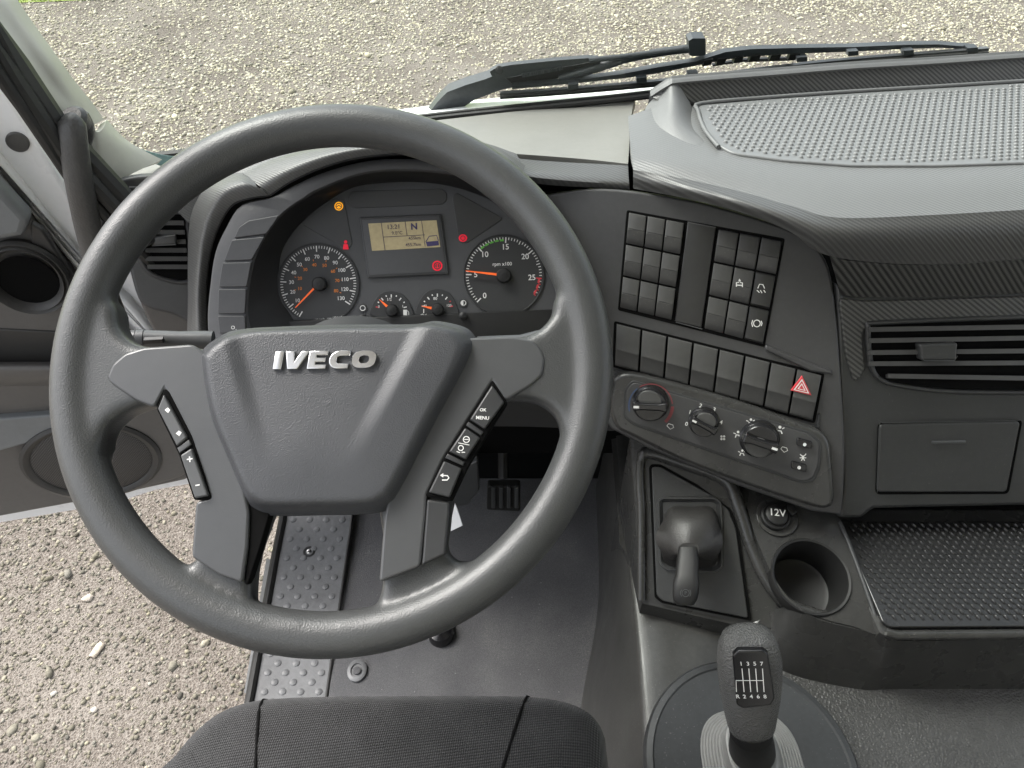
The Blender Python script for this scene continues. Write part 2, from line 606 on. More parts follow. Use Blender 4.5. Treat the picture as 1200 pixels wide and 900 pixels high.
def glass():
    g = N('windscreen_glass')
    t = g.t
    t.nodes.remove(g.b)
    out = t.nodes["Material Output"]
    tr = g.n("ShaderNodeBsdfTransparent"); tr.inputs[0].default_value = (.95, .975, .96, 1)
    gl = g.n("ShaderNodeBsdfGlossy"); gl.inputs["Roughness"].default_value = .02
    lw = g.n("ShaderNodeLayerWeight"); lw.inputs[0].default_value = .5
    fz = g.math('ADD', g.math('MULTIPLY', g.math('POWER', lw.outputs["Facing"], 5.0), .9), .02)
    mx = g.n("ShaderNodeMixShader")
    g.l(fz, mx.inputs[0]); g.l(tr.outputs[0], mx.inputs[1]); g.l(gl.outputs[0], mx.inputs[2])
    g.l(mx.outputs[0], out.inputs[0])
    return g.m
M['glass'] = glass()
M['frit'] = plastic('teal_glass_edge', (.12, .20, .19), .25)

# ============================================================ ground
g = MB().add([(-300, -300, 0), (300, -300, 0), (300, 300, 0), (-300, 300, 0)], [(0, 1, 2, 3)])
ground = g.build('ground', M['soil'], None, 0, False)
tag(ground, 'pale beige compacted gravel yard around the truck', 'ground', kind='structure')
v = MB().add([(-60, 7.0, .006), (-4.4, 7.27, .006), (-3.5, 7.37, .006), (2.0, 9.5, .006), (14, 12, .006), (60, 20, .006), (60, 200, .006), (-60, 200, .006)], [(0, 1, 2, 3, 4, 5, 6, 7)])
verge = tag(v.build('grass_verge', M['grass'], None, 0, False), 'yellow green grass verge beyond the gravel yard', 'verge', kind='structure')

def ico():
    f = (1 + 5 ** .5) / 2
    v = np.array([(-1, f, 0), (1, f, 0), (-1, -f, 0), (1, -f, 0), (0, -1, f), (0, 1, f), (0, -1, -f), (0, 1, -f), (f, 0, -1), (f, 0, 1), (-f, 0, -1), (-f, 0, 1)], float)
    v /= np.linalg.norm(v[0])
    t = np.array([(0, 11, 5), (0, 5, 1), (0, 1, 7), (0, 7, 10), (0, 10, 11), (1, 5, 9), (5, 11, 4), (11, 10, 2), (10, 7, 6), (7, 1, 8), (3, 9, 4), (3, 4, 2), (3, 2, 6), (3, 6, 8), (3, 8, 9), (4, 9, 5), (2, 4, 11), (6, 2, 10), (8, 6, 7), (9, 8, 1)])
    return v, t

def stones(xy, size, tones):
    n = len(xy)
    bv, bt = ico()
    V = bv[None] * (1 + rng.normal(0, .17, (n, 12, 1)))
    V = V * np.stack([rng.uniform(.75, 1.25, n), rng.uniform(.6, 1.0, n), rng.uniform(.4, .75, n)], 1)[:, None] * size[:, None, None]
    a = rng.uniform(0, 6.28, n); c, s_ = np.cos(a)[:, None], np.sin(a)[:, None]
    X = V[..., 0] * c - V[..., 1] * s_ + xy[:, :1]
    Y = V[..., 0] * s_ + V[..., 1] * c + xy[:, 1:]
    Z = V[..., 2] + (size * rng.uniform(-.1, .3, n))[:, None]
    V = np.stack([X, Y, Z], -1).reshape(-1, 3)
    T = (bt[None] + (np.arange(n) * 12)[:, None, None]).reshape(-1, 3)
    me = bpy.data.meshes.new('gravel')
    me.vertices.add(len(V)); me.vertices.foreach_set('co', V.ravel().astype(np.float32))
    me.loops.add(T.size); me.loops.foreach_set('vertex_index', T.ravel().astype(np.int32))
    me.polygons.add(len(T)); me.polygons.foreach_set('loop_start', np.arange(0, T.size, 3, dtype=np.int32))
    me.update(calc_edges=True)
    at = me.color_attributes.new('tone', 'FLOAT_COLOR', 'POINT')
    C = np.ones((n, 12, 4), np.float32); C[..., :3] = tones[:, None]
    at.data.foreach_set('color', C.ravel())
    return me

def tones(n, lo, hi, warm):
    b = rng.uniform(lo, hi, n) ** 1.0
    w = rng.normal(warm, .05, n)
    return np.stack([b * (1 + w * .35), b * (1 + w * .12), b * (1 - w * .55)], 1).clip(.02, .85)

nf, nd, no = 64000, 30000, 15000
xy1 = np.stack([rng.uniform(-5.6, 5.8, nf), rng.uniform(4.3, 8.0, nf)], 1)
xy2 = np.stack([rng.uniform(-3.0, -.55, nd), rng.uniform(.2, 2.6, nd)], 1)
xy3 = np.stack([rng.uniform(-9, 9, no), rng.uniform(-1, 10, no)], 1)
xy = np.concatenate([xy1, xy2, xy3])
sz = np.concatenate([.0075 + .010 * rng.random(nf) ** 2.4 + (rng.random(nf) < .008) * rng.uniform(.006, .02, nf),
                     .0034 + .0066 * rng.random(nd) ** 2.6 + (rng.random(nd) < .006) * rng.uniform(.004, .012, nd),
                     .008 + .012 * rng.random(no) ** 2])
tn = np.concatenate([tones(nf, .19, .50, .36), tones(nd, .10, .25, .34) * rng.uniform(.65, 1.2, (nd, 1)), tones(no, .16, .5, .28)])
# patchy wear: bare spots where few stones lie
keep = (np.sin(xy[:, 0] * 2.3 + 1.2 * np.sin(xy[:, 1] * 1.7)) + np.sin(xy[:, 1] * 3.1 + xy[:, 0] * 1.3) + rng.normal(0, 1.1, len(xy))) > np.where((xy[:, 0] < -.5) & (xy[:, 1] < 2.7), -.9, -1.6)
keep &= ~((np.arange(len(xy)) >= nf + nd) & (xy[:, 0] < -.45) & (xy[:, 0] > -3.1) & (xy[:, 1] < 2.7))
keep &= ~((np.abs(xy[:, 0]) < .4) & (xy[:, 1] < 1.2))
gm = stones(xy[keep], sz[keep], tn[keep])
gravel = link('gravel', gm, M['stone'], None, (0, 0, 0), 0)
tag(gravel, 'loose pale beige gravel strewn over the yard', 'gravel', kind='stuff')

def loose(px, py, a, b, rot, col, label):
    p = PZ(px, py, 2.43)
    bv, bt = ico()
    V = [Vector(q) for q in bv]
    F = [tuple(int(i) for i in q) for q in bt]
    import bmesh
    bm = bmesh.new()
    vs_ = [bm.verts.new(q) for q in V]
    for q in F: bm.faces.new([vs_[i] for i in q])
    bmesh.ops.subdivide_edges(bm, edges=bm.edges, cuts=1, use_grid_fill=True)
    for q in bm.verts:
        d = q.co.normalized()
        k = 1 + .10 * math.sin(5 * d.x + px) + .09 * math.sin(6 * d.y + 2 * d.z + py) + random.uniform(-.04, .04)
        d = d * k
        x, y = d.x * a, d.y * b
        q.co = Vector((x * math.cos(rot) - y * math.sin(rot), x * math.sin(rot) + y * math.cos(rot), d.z * b * .6 + b * .35))
    me = bpy.data.meshes.new('loose_stone'); bm.to_mesh(me); bm.free()
    at = me.color_attributes.new('tone', 'FLOAT_COLOR', 'POINT')
    at.data.foreach_set('color', np.tile(np.array([*col, 1], np.float32), len(me.vertices)))
    o = link('loose_stone', me, M['stone'], None, (p.x, p.y, 0.0), 60)
    tag(o, label, 'stone', 'larger loose stones in the gravel')
loose(112, 759, .030, .016, 1.25, (.46, .40, .32), 'long upright beige loose stone on the bare patch beside the truck step')
loose(101, 698, .020, .014, .35, (.44, .39, .33), 'rounded tan loose stone lying flat on gravel beneath the open door')
loose(108, 829, .012, .010, .2, (.48, .44, .38), 'small pale cream loose stone on the gravel, closest to the seat cushion')
loose(60, 810, .011, .008, .6, (.4, .38, .34), 'small grey loose stone in the thick gravel below the door')

gb = MB()
for i in range(5200):
    x = random.uniform(-7.5, -2.7) if i < 4200 else random.uniform(-2.9, 3)
    y = (7.27 + (x + 4.4) * .11 if x < -3.4 else 7.40 + (x + 3.4) * .38) + abs(random.gauss(0, .28))
    h = random.uniform(.04, .10); a = random.uniform(0, 6.28); w = .004
    gb.add([(x - w * math.cos(a), y - w * math.sin(a), 0), (x + w * math.cos(a), y + w * math.sin(a), 0), (x + random.uniform(-.03, .03), y + random.uniform(-.03, .03), h)], [(0, 1, 2)])
tag(gb.build('grass', M['grass'], None, 0, False), 'short yellow green grass at the edge of the gravel', 'grass', kind='stuff')

# ============================================================ truck cab shell
FLOOR = 1.25                                       # metres below the eye
ZF = EYE.z - FLOOR
cab = thing('truck_cab', 'white truck cab shell with olive grey pillar, windscreen and open driver door', 'truck cab', (.45, .3, 0.55))
MB().box((-.425, -.75, ZF - .06), (1.75, 1.22, ZF)).build('floor_panel', M['black'], cab)
MB().box((-.40, 1.16, ZF + .002), (1.75, 1.22, 1.80)).build('firewall', M['black'], cab)
MB().box((-.424, .98, ZF + .003), (-.401, 1.158, 1.80)).build('footwell_light_block', M['black'], cab)  # black panel added to keep door light out of the footwell
# rear wall, roof, passenger side with its window opening
MB().box((-.46, -.81, ZF - .06), (1.81, -.752, 2.30)).box((-.46, -.81, 2.302), (1.81, -.752, 3.06)).build('rear_wall', M['headliner'], cab)
MB().box((-.52, -.81, 3.062), (1.86, .72, 3.12)).build('roof', M['headliner'], cab)
MB().box((1.752, -.75, ZF), (1.81, 1.1, 1.82)).box((1.752, -.75, 1.822), (1.81, -.42, 3.06)).box((1.752, .84, 1.822), (1.81, .98, 3.06)).build('passenger_side', M['headliner'], cab)
# outer sill, painted, below the door opening
sill = MB().loft([[(-.418 - .05 * max(0, y - .75), y, ZF - .012) for y in (-.7, 0, .6, .8, 1.05)], [(-.422 - .16 * max(0, y - .75), y, ZF - .05) for y in (-.7, 0, .6, .8, 1.05)], [(-.424 - .2 * max(0, y - .75), y, ZF - .22) for y in (-.7, 0, .6, .8, 1.05)]], 3, 4, .02)
sill.build('sill', M['white'], cab)
# boarding step well below the sill
MB().box((-.56, .72, ZF - .36), (-.49, .95, ZF - .34)).build('step', M['door_dark'], cab)

# windscreen: curved pane leaning back towards the top
def ws(x, z):
    y = 1.17 - .10 * ((x - .55) / 1.15) ** 2 - .02 * abs((x - .55) / 1.15) ** 6
    return Vector((x, y - (z - 1.88) * .30, z))
xs = [-.60, -.52, -.40, -.2, .05, .3, .55, .8, 1.05, 1.3, 1.5, 1.62, 1.70]
pane = MB().loft([[ws(x, z) for x in xs] for z in (1.875, 2.2, 2.55, 2.9)], 3, 3, .006)
wsc = pane.build('windscreen', M['glass'], cab, 50)
MB().tube([ws(x, 1.872) + Vector((0, -.006, 0)) for x in xs], .008, 8).build('seal', M['rubber'], wsc)
# roof header joining roof and glass
MB().loft([[Vector((x, .70, 3.09)) for x in (-.52, .55, 1.7)], [Vector((x, .86 - .12 * ((x - .55) / 1.15) ** 2, 3.0)) for x in (-.52, .55, 1.7)], [ws(x, 2.89) for x in (-.52, .55, 1.7)]], 6, 4, .02).build('roof_header', M['headliner'], cab)
# outside cowl below the glass
cw = MB().loft([[ws(x, 1.865) + Vector((0, d, dz)) for x in xs[1:-1]] for d, dz in ((.004, -.004), (.03, -.04), (.05, -.09), (.06, -.2), (.065, -.6))], 3, 3, .01)
cw.build('cowl', M['white'], cab, 50)

def PG(px, py, off):
    """point on a pixel ray that lies off metres outside the glass"""
    t = 1.2
    for _ in range(12):
        q = P(px, py, t)
        y = ws(q.x, q.z).y + off
        t += (y - q.y) / ray(px, py).y
    return P(px, py, t)
def along(pts, dy=0):
    return [(x, y + dy) for x, y in pts]
edge = [(215, 178), (260, 166), (330, 154), (400, 143), (470, 136), (540, 128), (600, 122), (660, 116), (720, 110), (790, 102), (900, 92), (1100, 80)]
MB().loft([[PG(x, y - 1.5 - 7.5 * min(1, max(0, x - 215) / 300), .085) for x, y in edge], [PG(x, y - 1 - 4 * min(1, max(0, x - 215) / 300), .05) for x, y in edge], [PG(x, y + 1, .012) for x, y in edge]], 4, 4, .006).build('cowl_edge', M['white'], cab, 50)
MB().tube(crv([PG(x, y + 3, .004) for x, y in edge], 3), .0035, 8).build('seal', M['rubber'], wsc)
MB().tube(crv([PG(x, y + 7.5, -.004) for x, y in edge], 3), .0045, 8).build('seal', M['rubber'], wsc)
# A-pillar trim: lofted rib following the raked pillar
def row(*a):
    return [P(*q) for q in a]
ptop = row((-60, -70, .80), (-45, -62, .835), (-25, -55, .85), (-8, -50, .88))
lean = Vector((-.02, -.30, 1.0))
pil = MB().loft([
    [p + lean * .62 for p in ptop], [p + lean * .3 for p in ptop], ptop,
    row((-40, 0, .81), (-8, 8, .85), (10, 6, .868), (22, 2, .90)),
    row((8, 58, .83), (34, 66, .868), (54, 66, .885), (67, 66, .92)),
    row((44, 108, .865), (66, 108, .895), (80, 104, .91), (90, 98, .945)),
    row((62, 138, .895), (88, 136, .915), (98, 128, .935), (108, 120, .965)),
    row((76, 170, .915), (98, 152, .93), (110, 146, .952), (122, 140, .982)),
], 5, 5, .012)
ap = pil.build('pillar_trim', M['pillar'], cab, 50)
low = MB().loft([
    row((96, 136, .915), (112, 154, .93), (121, 150, .95), (125, 140, .985)),
    row((102, 160, .93), (117, 174, .945), (132, 166, .965), (146, 162, 1.005)),
    row((108, 182, .945), (123, 198, .962), (145, 186, .985), (168, 176, 1.025)),
    row((116, 202, .96), (131, 217, .98), (156, 203, 1.0), (190, 187, 1.045)),
], 5, 5, .01)
low.build('pillar_foot', M['pillar'], cab, 50)
for k, (a, b, r) in enumerate((((-40, -2, .765), (68, 150, .865), .014), ((-40, 14, .76), (74, 176, .87), .010), ((-40, 36, .76), (82, 206, .89), .008))):
    p, q = P(*a), P(*b)
    MB().tube([p + lean * .62, p + lean * .3, p, (p + q) / 2 + Vector((0, .004, 0)), q, q + (q - p) * .55 + Vector((.03, .01, -.05))], r, 10).build('door_seal', M['rubber'], cab)
slab('frit_band', crv([(140, 160), (160, 172), (190, 181), (222, 186), (215, 200), (180, 190), (150, 175)], 3, True), Pl.three(P(140, 160, 1.03), P(222, 186, 1.10), P(180, 200, 1.06)), M['frit'], cab, thick=.004, bevel=.001)

# ============================================================ floor mat and step plate
FL = Pl((0, .6, ZF), (1, 0, 0), (0, 0, 1))
mat_o = slab('floor_mat', [(413, 560), (730, 560), (740, 740), (740, 905), (375, 905)], FL, M['carpet'], None, top=.008, thick=.007, bevel=.002)
tag(mat_o, 'dark grey felt floor mat with worn patch in the driver footwell', 'floor mat')
clip = thing('mat_clip', 'round raised grey fastener on the floor mat beside the step plate', 'fastener', FL.at(418, 785, .009))
MB().lathe(FL, 418, 785, [(.019, .0085), (.019, .013), (.016, .0145), (.012, .0145), (.011, .012), (.004, .012)], 24, (.85, 1.0)).build('ring', M['steel'], clip)
MB().lathe(FL, 418, 785, [(.0065, .0122), (.0065, .016), (.004, .017)], 16).build('stud', M['carpet'], clip)

sp = thing('step_plate', 'grey tread plate with raised round studs along the door sill', 'tread plate', FL.at(350, 720, 0))
SPL = Pl.three(P(330, 606, 1.475), P(413, 606, 1.48), P(300, 812, 1.255))
slab('plate', [(334, 560), (418, 560), (412, 620), (384, 815), (372, 905), (280, 905), (297, 812), (322, 660)], SPL, M['steel'], sp, top=0, thick=.012, bevel=.003)
st = MB()
for j in range(26):
    for i in range(3 + (j % 2)):
        py = 575 + j * 11.2
        x0, x1 = 334 - (py - 606) * .17, 412 - (py - 606) * .135
        fr = (.2 + .3 * i) if j % 2 == 0 else (.06 + .29 * i)
        px = x0 + 6 + (x1 - x0 - 12) * min(fr, .96)
        st.lathe(SPL, px, py, [(.0062, -.0005), (.0056, .0012), (.003, .0018), (.001, .0019)], 10)
tag(st.build('studs', M['steel'], sp), kind='stuff')
MB().lathe(SPL, 362, 646, [(.011, -.001), (.011, .001), (.008, .0016), (.006, -.002), (.002, -.002)], 20).build('screw', M['black'], sp)
MB().lathe(SPL, 362, 646, [(.0045, -.0015), (.0045, .001), (.002, .0015)], 14).build('screw_head', M['chrome'], sp)
MB().tube([SPL.at(337, 560, .0), SPL.at(331, 610, .0), SPL.at(322, 655, .0), SPL.at(294, 812, .0), SPL.at(276, 905, .0)], .008, 10).build('edge_seal', M['rubber'], sp)
MB().tube([SPL.at(417, 560, .004), SPL.at(411, 620, .004), SPL.at(383, 815, .004), SPL.at(371, 905, .004)], .003, 8).build('edge_seal', M['rubber'], sp)
MB().add([SPL.at(322, 655, -.002), SPL.at(294, 812, -.002), SPL.at(286, 812, -.02), SPL.at(312, 655, -.02)], [(0, 1, 2, 3)]).build('edge_lip', M['steel'], sp)
# ============================================================ driver door, swung open
DN = Vector((.24, -.97, 0)).normalized()
DP = Pl((-.60, .93, 1.6), (.97, .24, 0), DN)
door = slab('door', [(-220, -60), (-60, 30), (0, 96), (40, 160), (95, 250), (150, 312), (200, 362), (232, 420), (242, 500), (236, 566), (180, 576), (140, 590), (0, 614), (-220, 640)], DP, M['white'], cab, top=-.004, thick=.07, bevel=.006, r=.02)
door['label'] = 'open white driver door with taupe inner trim'
slab('frame_fold', crv([(-60, 120), (0, 188), (28, 222), (60, 262), (100, 310), (150, 352), (182, 394), (170, 396), (130, 360), (88, 316), (50, 270), (16, 225), (-60, 140)], 3, True), DP, M['white'], door, top=.012, thick=.016, bevel=.007)
MB().lathe(DP, 20, 168, [(.0135, -.004), (.0135, -.001), (.012, .0005), (.004, .0012)], 24).build('rubber_plug', M['grip'], door)
trim_o = [(-220, 120), (-60, 165), (0, 212), (36, 262), (88, 335), (120, 372), (170, 420), (214, 470), (226, 520), (222, 562), (140, 580), (0, 606), (-220, 628)]
slab('trim_panel', trim_o, DP, M['door'], door, top=.028, thick=.032, bevel=.006, r=.012)
up = MB().slab([(-220, 100), (-60, 150), (0, 221), (34, 258), (28, 278), (0, 283), (-220, 280)], DP, top=.05, thick=.024, bevel=.010, r=.006)
up.build('upper_pad', M['door_top'], door)
slab('edge_strip', [(36, 262), (50, 270), (92, 335), (90, 350), (66, 318), (36, 286)], DP, M['door_dark'], door, top=.036, thick=.01, bevel=.003, r=.003)
# demister duct mouth
duct = MB().lathe(DP, 30, 330, [(.052, .026), (.056, .040), (.053, .046), (.049, .043), (.047, .047), (.043, .043), (.040, .036)], 36, (.98, 1.12), caps=(False, False)).build('air_duct', M['door_dark'], door)
MB().lathe(DP, 33, 331, [(.041, .037), (.036, .0305), (.010, .030)], 30, (.95, 1.1)).build('duct_dark_disc', M['gap'], door)  # shallow disc; near-black colour stands in for shade inside the duct
# arm rest recess and rails
slab('pull_recess', [(-220, 380), (0, 386), (85, 390), (85, 424), (0, 428), (-220, 425)], DP, M['door_dark'], door, top=.031, thick=.004, bevel=.002, r=.006)
arm = MB().loft([[DP.at(x, y + 424 - .005 * x, h) for x in (-220, -80, 20, 90, 130)] for y, h in ((0, .033), (5, .062), (16, .066), (24, .056), (28, .034))], 3, 4, .004)
arm.build('arm_rest', M['door'], door, 50)
slab('arm_rest_gap', [(-220, 456), (0, 448), (120, 441), (120, 444), (0, 451), (-220, 459)], DP, M['gap'], door, top=.036, thick=.006, bevel=0)
slab('map_pocket', [(-220, 502), (0, 491), (70, 486), (100, 488), (80, 505), (40, 518), (0, 529), (-220, 560)], DP, M['door_top'], door, top=.040, thick=.012, bevel=.004, r=.004)
sb = MB().slab(crv([(30, 545), (60, 510), (110, 492), (140, 478), (165, 472), (200, 476), (218, 500), (222, 540), (216, 558), (180, 570), (120, 586), (60, 580)], 4, True), DP, top=.040, thick=.014, bevel=.008)
sb.build('speaker_bulge', M['door'], door)
spk = MB().lathe(DP, 108, 543, [(.112, .036), (.112, .0425), (.106, .046), (.099, .044), (.096, .041)], 48, (1, .88), caps=(False, False)).build('speaker', M['door_dark'], door)
MB().lathe(DP, 108, 543, [(.0965, .0405), (.09, .043), (.05, .046), (.01, .047)], 48, (1, .88)).build('speaker_grille', M['grille'], door)

# ============================================================ grab handle on the pillar
gh = thing('grab_handle', 'tall black leather padded grab handle bolted to the pillar', 'handle', P(135, 385, 1.05))
path = crv([P(84, 136, .865), P(84, 150, .86), P(88, 185, .875), P(95, 225, .90), P(103, 265, .935), P(113, 305, .97), P(126, 350, 1.01), P(146, 392, 1.05)], 5)
rad = [(.006 + .0098 * min(1, i / 4)) if i < 5 else .0158 for i in range(len(path))]
rad[-4:] = [.015, .014, .011, .006]
MB().tube(path, rad, 18, True, (0, -1, 0), .8).build('grip', M['grip'], gh, 60)
fl = [(95, 129), (104, 147), (108, 190), (114, 215), (125, 262), (127, 290), (118, 300), (108, 255), (100, 210), (97, 160)]
fold = crv([P(x, y, .895 + (y - 129) * .0006) for x, y in [(97, 132), (101, 160), (103, 195), (108, 212), (107, 225), (114, 238), (112, 250), (120, 263), (118, 276), (126, 290), (130, 310)]], 4)
MB().tube(fold, [.006 + .0045 * abs(math.sin(i * .62)) for i in range(len(fold))], 10).build('gaiter_fold', M['grip'], gh, 60)
MB().lathe(Pl(P(84, 136, .868), (1, 0, 0), (0, -.5, .8)), 0, 0, [(.014, -.016), (.0155, -.004), (.011, .001)], 20, c=(0, 0)).build('upper_mount', M['grip'], gh)

# ============================================================ dashboard
dash = thing('dashboard', 'long dark grey dashboard with carbon pattern trim and studded tray', 'dashboard', (.4, .9, 1.5))
# passenger-side top pad: back to front, over the crest and down the face
R0 = [PZ(*q) for q in ((736, 136, .485), (775, 124, .478), (815, 122, .476), (900, 114, .476), (1000, 107, .476), (1100, 101, .476), (1250, 92, .476), (1500, 80, .476))]
R1 = [PZ(*q) for q in ((738, 160, .480), (782, 158, .475), (830, 156, .474), (910, 153, .475), (1000, 150, .476), (1100, 147, .476), (1250, 142, .476), (1500, 132, .476))]
R2 = [PZ(*q) for q in ((740, 182, .478), (788, 190, .474), (850, 194, .472), (920, 202, .472), (1000, 207, .472), (1100, 206, .472), (1250, 200, .472), (1500, 190, .472))]
R3 = [PZ(*q) for q in ((742, 199, .484), (800, 209, .480), (870, 225, .478), (930, 242, .478), (982, 255, .480), (1090, 252, .480), (1250, 243, .480), (1500, 230, .480))]
R4 = [PY(*q) for q in ((742, 209, .853), (800, 220, .816), (870, 237, .772), (928, 256, .743), (980, 274, .728), (1090, 274, .735), (1250, 266, .75), (1500, 250, .77))]
R5 = [PY(*q) for q in ((742, 221, .852), (800, 232, .815), (868, 249, .772), (925, 271, .742), (972, 300, .727), (1090, 310, .731), (1250, 300, .745), (1500, 285, .765))]
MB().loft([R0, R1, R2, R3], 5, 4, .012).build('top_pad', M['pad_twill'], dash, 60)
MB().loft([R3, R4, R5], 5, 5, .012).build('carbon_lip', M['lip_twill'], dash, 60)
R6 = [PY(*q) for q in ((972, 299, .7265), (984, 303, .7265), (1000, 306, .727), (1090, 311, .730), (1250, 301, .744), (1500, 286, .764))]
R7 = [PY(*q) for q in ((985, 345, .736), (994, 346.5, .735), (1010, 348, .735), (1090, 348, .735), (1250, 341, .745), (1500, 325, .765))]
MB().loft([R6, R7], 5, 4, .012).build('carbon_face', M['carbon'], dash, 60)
# raised rim behind the tray
rim_b = [PZ(*q) for q in ((772, 118, .47), (795, 120, .472), (815, 121, .472), (900, 113, .472), (1000, 106, .472), (1100, 100, .472), (1250, 91, .472), (1500, 79, .472))]
rim_t = [PZ(*q) for q in ((762, 112, .47), (783, 99, .450), (800, 95, .446), (900, 87, .446), (1000, 79, .446), (1100, 73, .446), (1250, 63, .446), (1500, 50, .446))]
rim_o = [p + Vector((0, .007, -.002)) for p in rim_t]
rim_d = [p + Vector((0, .012, -.06)) for p in rim_t]
MB().loft([rim_b, [a * .5 + b * .5 for a, b in zip(rim_b, rim_t)], [a * .06 + b * .94 + Vector((0, .001, -.001)) for a, b in zip(rim_b, rim_t)]], 5, 3, .006).build('back_rim', M['carbon'], dash, 60)
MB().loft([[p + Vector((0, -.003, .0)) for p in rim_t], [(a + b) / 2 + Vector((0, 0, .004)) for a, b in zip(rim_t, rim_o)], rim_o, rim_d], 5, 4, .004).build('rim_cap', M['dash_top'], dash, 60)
# side ramp joining pad and rim on the left
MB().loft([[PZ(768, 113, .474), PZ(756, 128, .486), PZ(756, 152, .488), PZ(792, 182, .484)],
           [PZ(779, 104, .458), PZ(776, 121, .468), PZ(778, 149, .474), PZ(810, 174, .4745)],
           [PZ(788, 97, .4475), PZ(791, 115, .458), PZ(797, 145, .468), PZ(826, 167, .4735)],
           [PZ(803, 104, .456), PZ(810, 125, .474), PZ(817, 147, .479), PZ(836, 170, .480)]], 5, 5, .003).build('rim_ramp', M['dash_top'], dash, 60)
# studded rubber mat in the tray
TR = Pl.three(PZ(820, 130, .4735), PZ(1200, 110, .4735), PZ(1000, 190, .4735))
tray = [(818, 123), (900, 116), (1000, 109), (1100, 103), (1250, 94), (1500, 82), (1500, 184), (1250, 189), (1100, 194), (1000, 194), (920, 188), (860, 180), (838, 168), (826, 148)]
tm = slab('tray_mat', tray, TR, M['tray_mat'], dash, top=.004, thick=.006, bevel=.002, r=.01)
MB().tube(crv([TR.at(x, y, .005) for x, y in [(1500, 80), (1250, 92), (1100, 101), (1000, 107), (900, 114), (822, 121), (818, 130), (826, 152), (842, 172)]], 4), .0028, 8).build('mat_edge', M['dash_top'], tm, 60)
bp = MB()
u0, v0 = TR.uv(820, 123, .004); u1, v1 = TR.uv(1500, 190, .004)
def inside(x, y, poly):
    c = False
    for i in range(len(poly)):
        (x0, y0), (x1, y1) = poly[i - 1], poly[i]
        if (y0 > y) != (y1 > y) and x < (x1 - x0) * (y - y0) / (y1 - y0) + x0: c = not c
    return c
tuv = [TR.uv(x, y, .004) for x, y in tray]
if area2(tuv) < 0: tuv = tuv[::-1]
tuv = inset(tuv, .009)
us = [p[0] for p in tuv]; vs2 = [p[1] for p in tuv]
pitch = .0100
j = 0; vv = min(vs2)
while vv < max(vs2):
    uu = min(us) + (pitch / 2 if j % 2 else 0)
    while uu < min(max(us), min(us) + .72):
        if inside(uu, vv, tuv):
            a, b = .0023, .0036
            c_, s_ = .77, .64
            rg = []
            for (k, h) in ((1.0, .0038), (.75, .0056), (.3, .0064)):
                rg.append([TR.w(uu + k * (a * math.cos(t) * c_ - b * math.sin(t) * s_), vv + k * (a * math.cos(t) * s_ + b * math.sin(t) * c_), h) for t in [2 * math.pi * q / 8 for q in range(8)]])
            bp.rings(rg, False, True)
        uu += pitch
    vv += pitch * .8; j += 1
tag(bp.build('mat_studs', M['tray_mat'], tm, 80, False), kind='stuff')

# pale ledge above the cluster, below the glass
L0 = [PZ(*q) for q in ((150, 196, .555), (185, 187, .552), (230, 178, .548), (330, 163, .543), (430, 150, .540), (520, 140, .538), (600, 131, .536), (680, 123, .536), (745, 115, .536))]
L1 = [PZ(*q) for q in ((148, 205, .545), (190, 200, .540), (240, 192, .53), (330, 176, .528), (430, 162, .527), (520, 152, .526), (600, 146, .526), (680, 139, .525), (740, 134, .523))]
L2 = [PZ(*q) for q in ((140, 219, .53), (195, 214, .522), (250, 202, .512), (330, 186, .51), (430, 176, .508), (520, 175, .508), (600, 180, .506), (680, 186, .503), (736, 192, .498))]
MB().loft([L0, L1, L2], 4, 5, .012).build('ledge', M['ledge'], dash, 60)
# carbon lip under the ledge, left of the pad joint
K0 = [PZ(*q) for q in ((560, 178, .510), (610, 186, .507), (660, 190, .505), (700, 192, .502), (736, 194, .499))]
K1 = [PY(*q) for q in ((560, 192, .86), (615, 203, .862), (660, 208, .861), (700, 211, .86), (737, 213, .858))]
K2 = [PY(*q) for q in ((560, 202, .858), (620, 214, .860), (660, 218, .859), (700, 220, .858), (738, 223, .855))]
MB().loft([K0, K1, K2], 4, 4, .01).build('carbon_lip', M['lip_twill'], dash, 60)

# ---- hood over the cluster
def band(name, pts, wid, depth, mat, t0=None, flatv=.6, nn=5):
    """padded strip: oval section swept along a pixel path"""
    c = crv([P(*q) for q in pts], nn)
    return MB().tube(c, wid, 16, True, (0, -.7, .7), flatv).build(name, mat, dash, 70)
def hood(name, O, C, I, mat):
    """padded hood edge: back line, crest, inner lip, then a wall falling away behind the lip"""
    n = len(O)
    rows4 = [[P(*q) for q in O], [P(*q) for q in C], [P(*q) for q in I]]
    a, b, c = rows4
    mid1 = [(p * .45 + q * .55) + Vector((0, -.002, .003)) for p, q in zip(b, c)]
    wall = [P(x + dx, y + dy, t + .055) for (x, y, t), (dx, dy) in zip(I, [(7, 5)] * n)]
    MB().loft([a, [(p + q) / 2 + Vector((0, 0, .002)) for p, q in zip(a, b)], b, mid1, c], 5, 3, .004).build(name, mat, dash, 60)
    MB().loft([[p + Vector((0, .002, -.003)) for p in c], wall], 5, 3, .003).build('hood_wall', M['black'], dash, 60)
hood('hood_arch',
     [(219, 402, .985), (220, 350, .98), (220, 300, .972), (222, 262, .965), (229, 238, .962), (244, 216, .965), (268, 203, .965), (296, 200, .962)],
     [(231, 402, .965), (230, 352, .955), (232, 312, .945), (236, 276, .935), (245, 247, .925), (260, 224, .917), (284, 214, .915), (300, 217, .918)],
     [(243, 402, .972), (241, 352, .962), (243, 314, .951), (249, 283, .942), (260, 256, .932), (274, 238, .923), (296, 231, .921), (314, 229, .924)], M['carbon_top'])
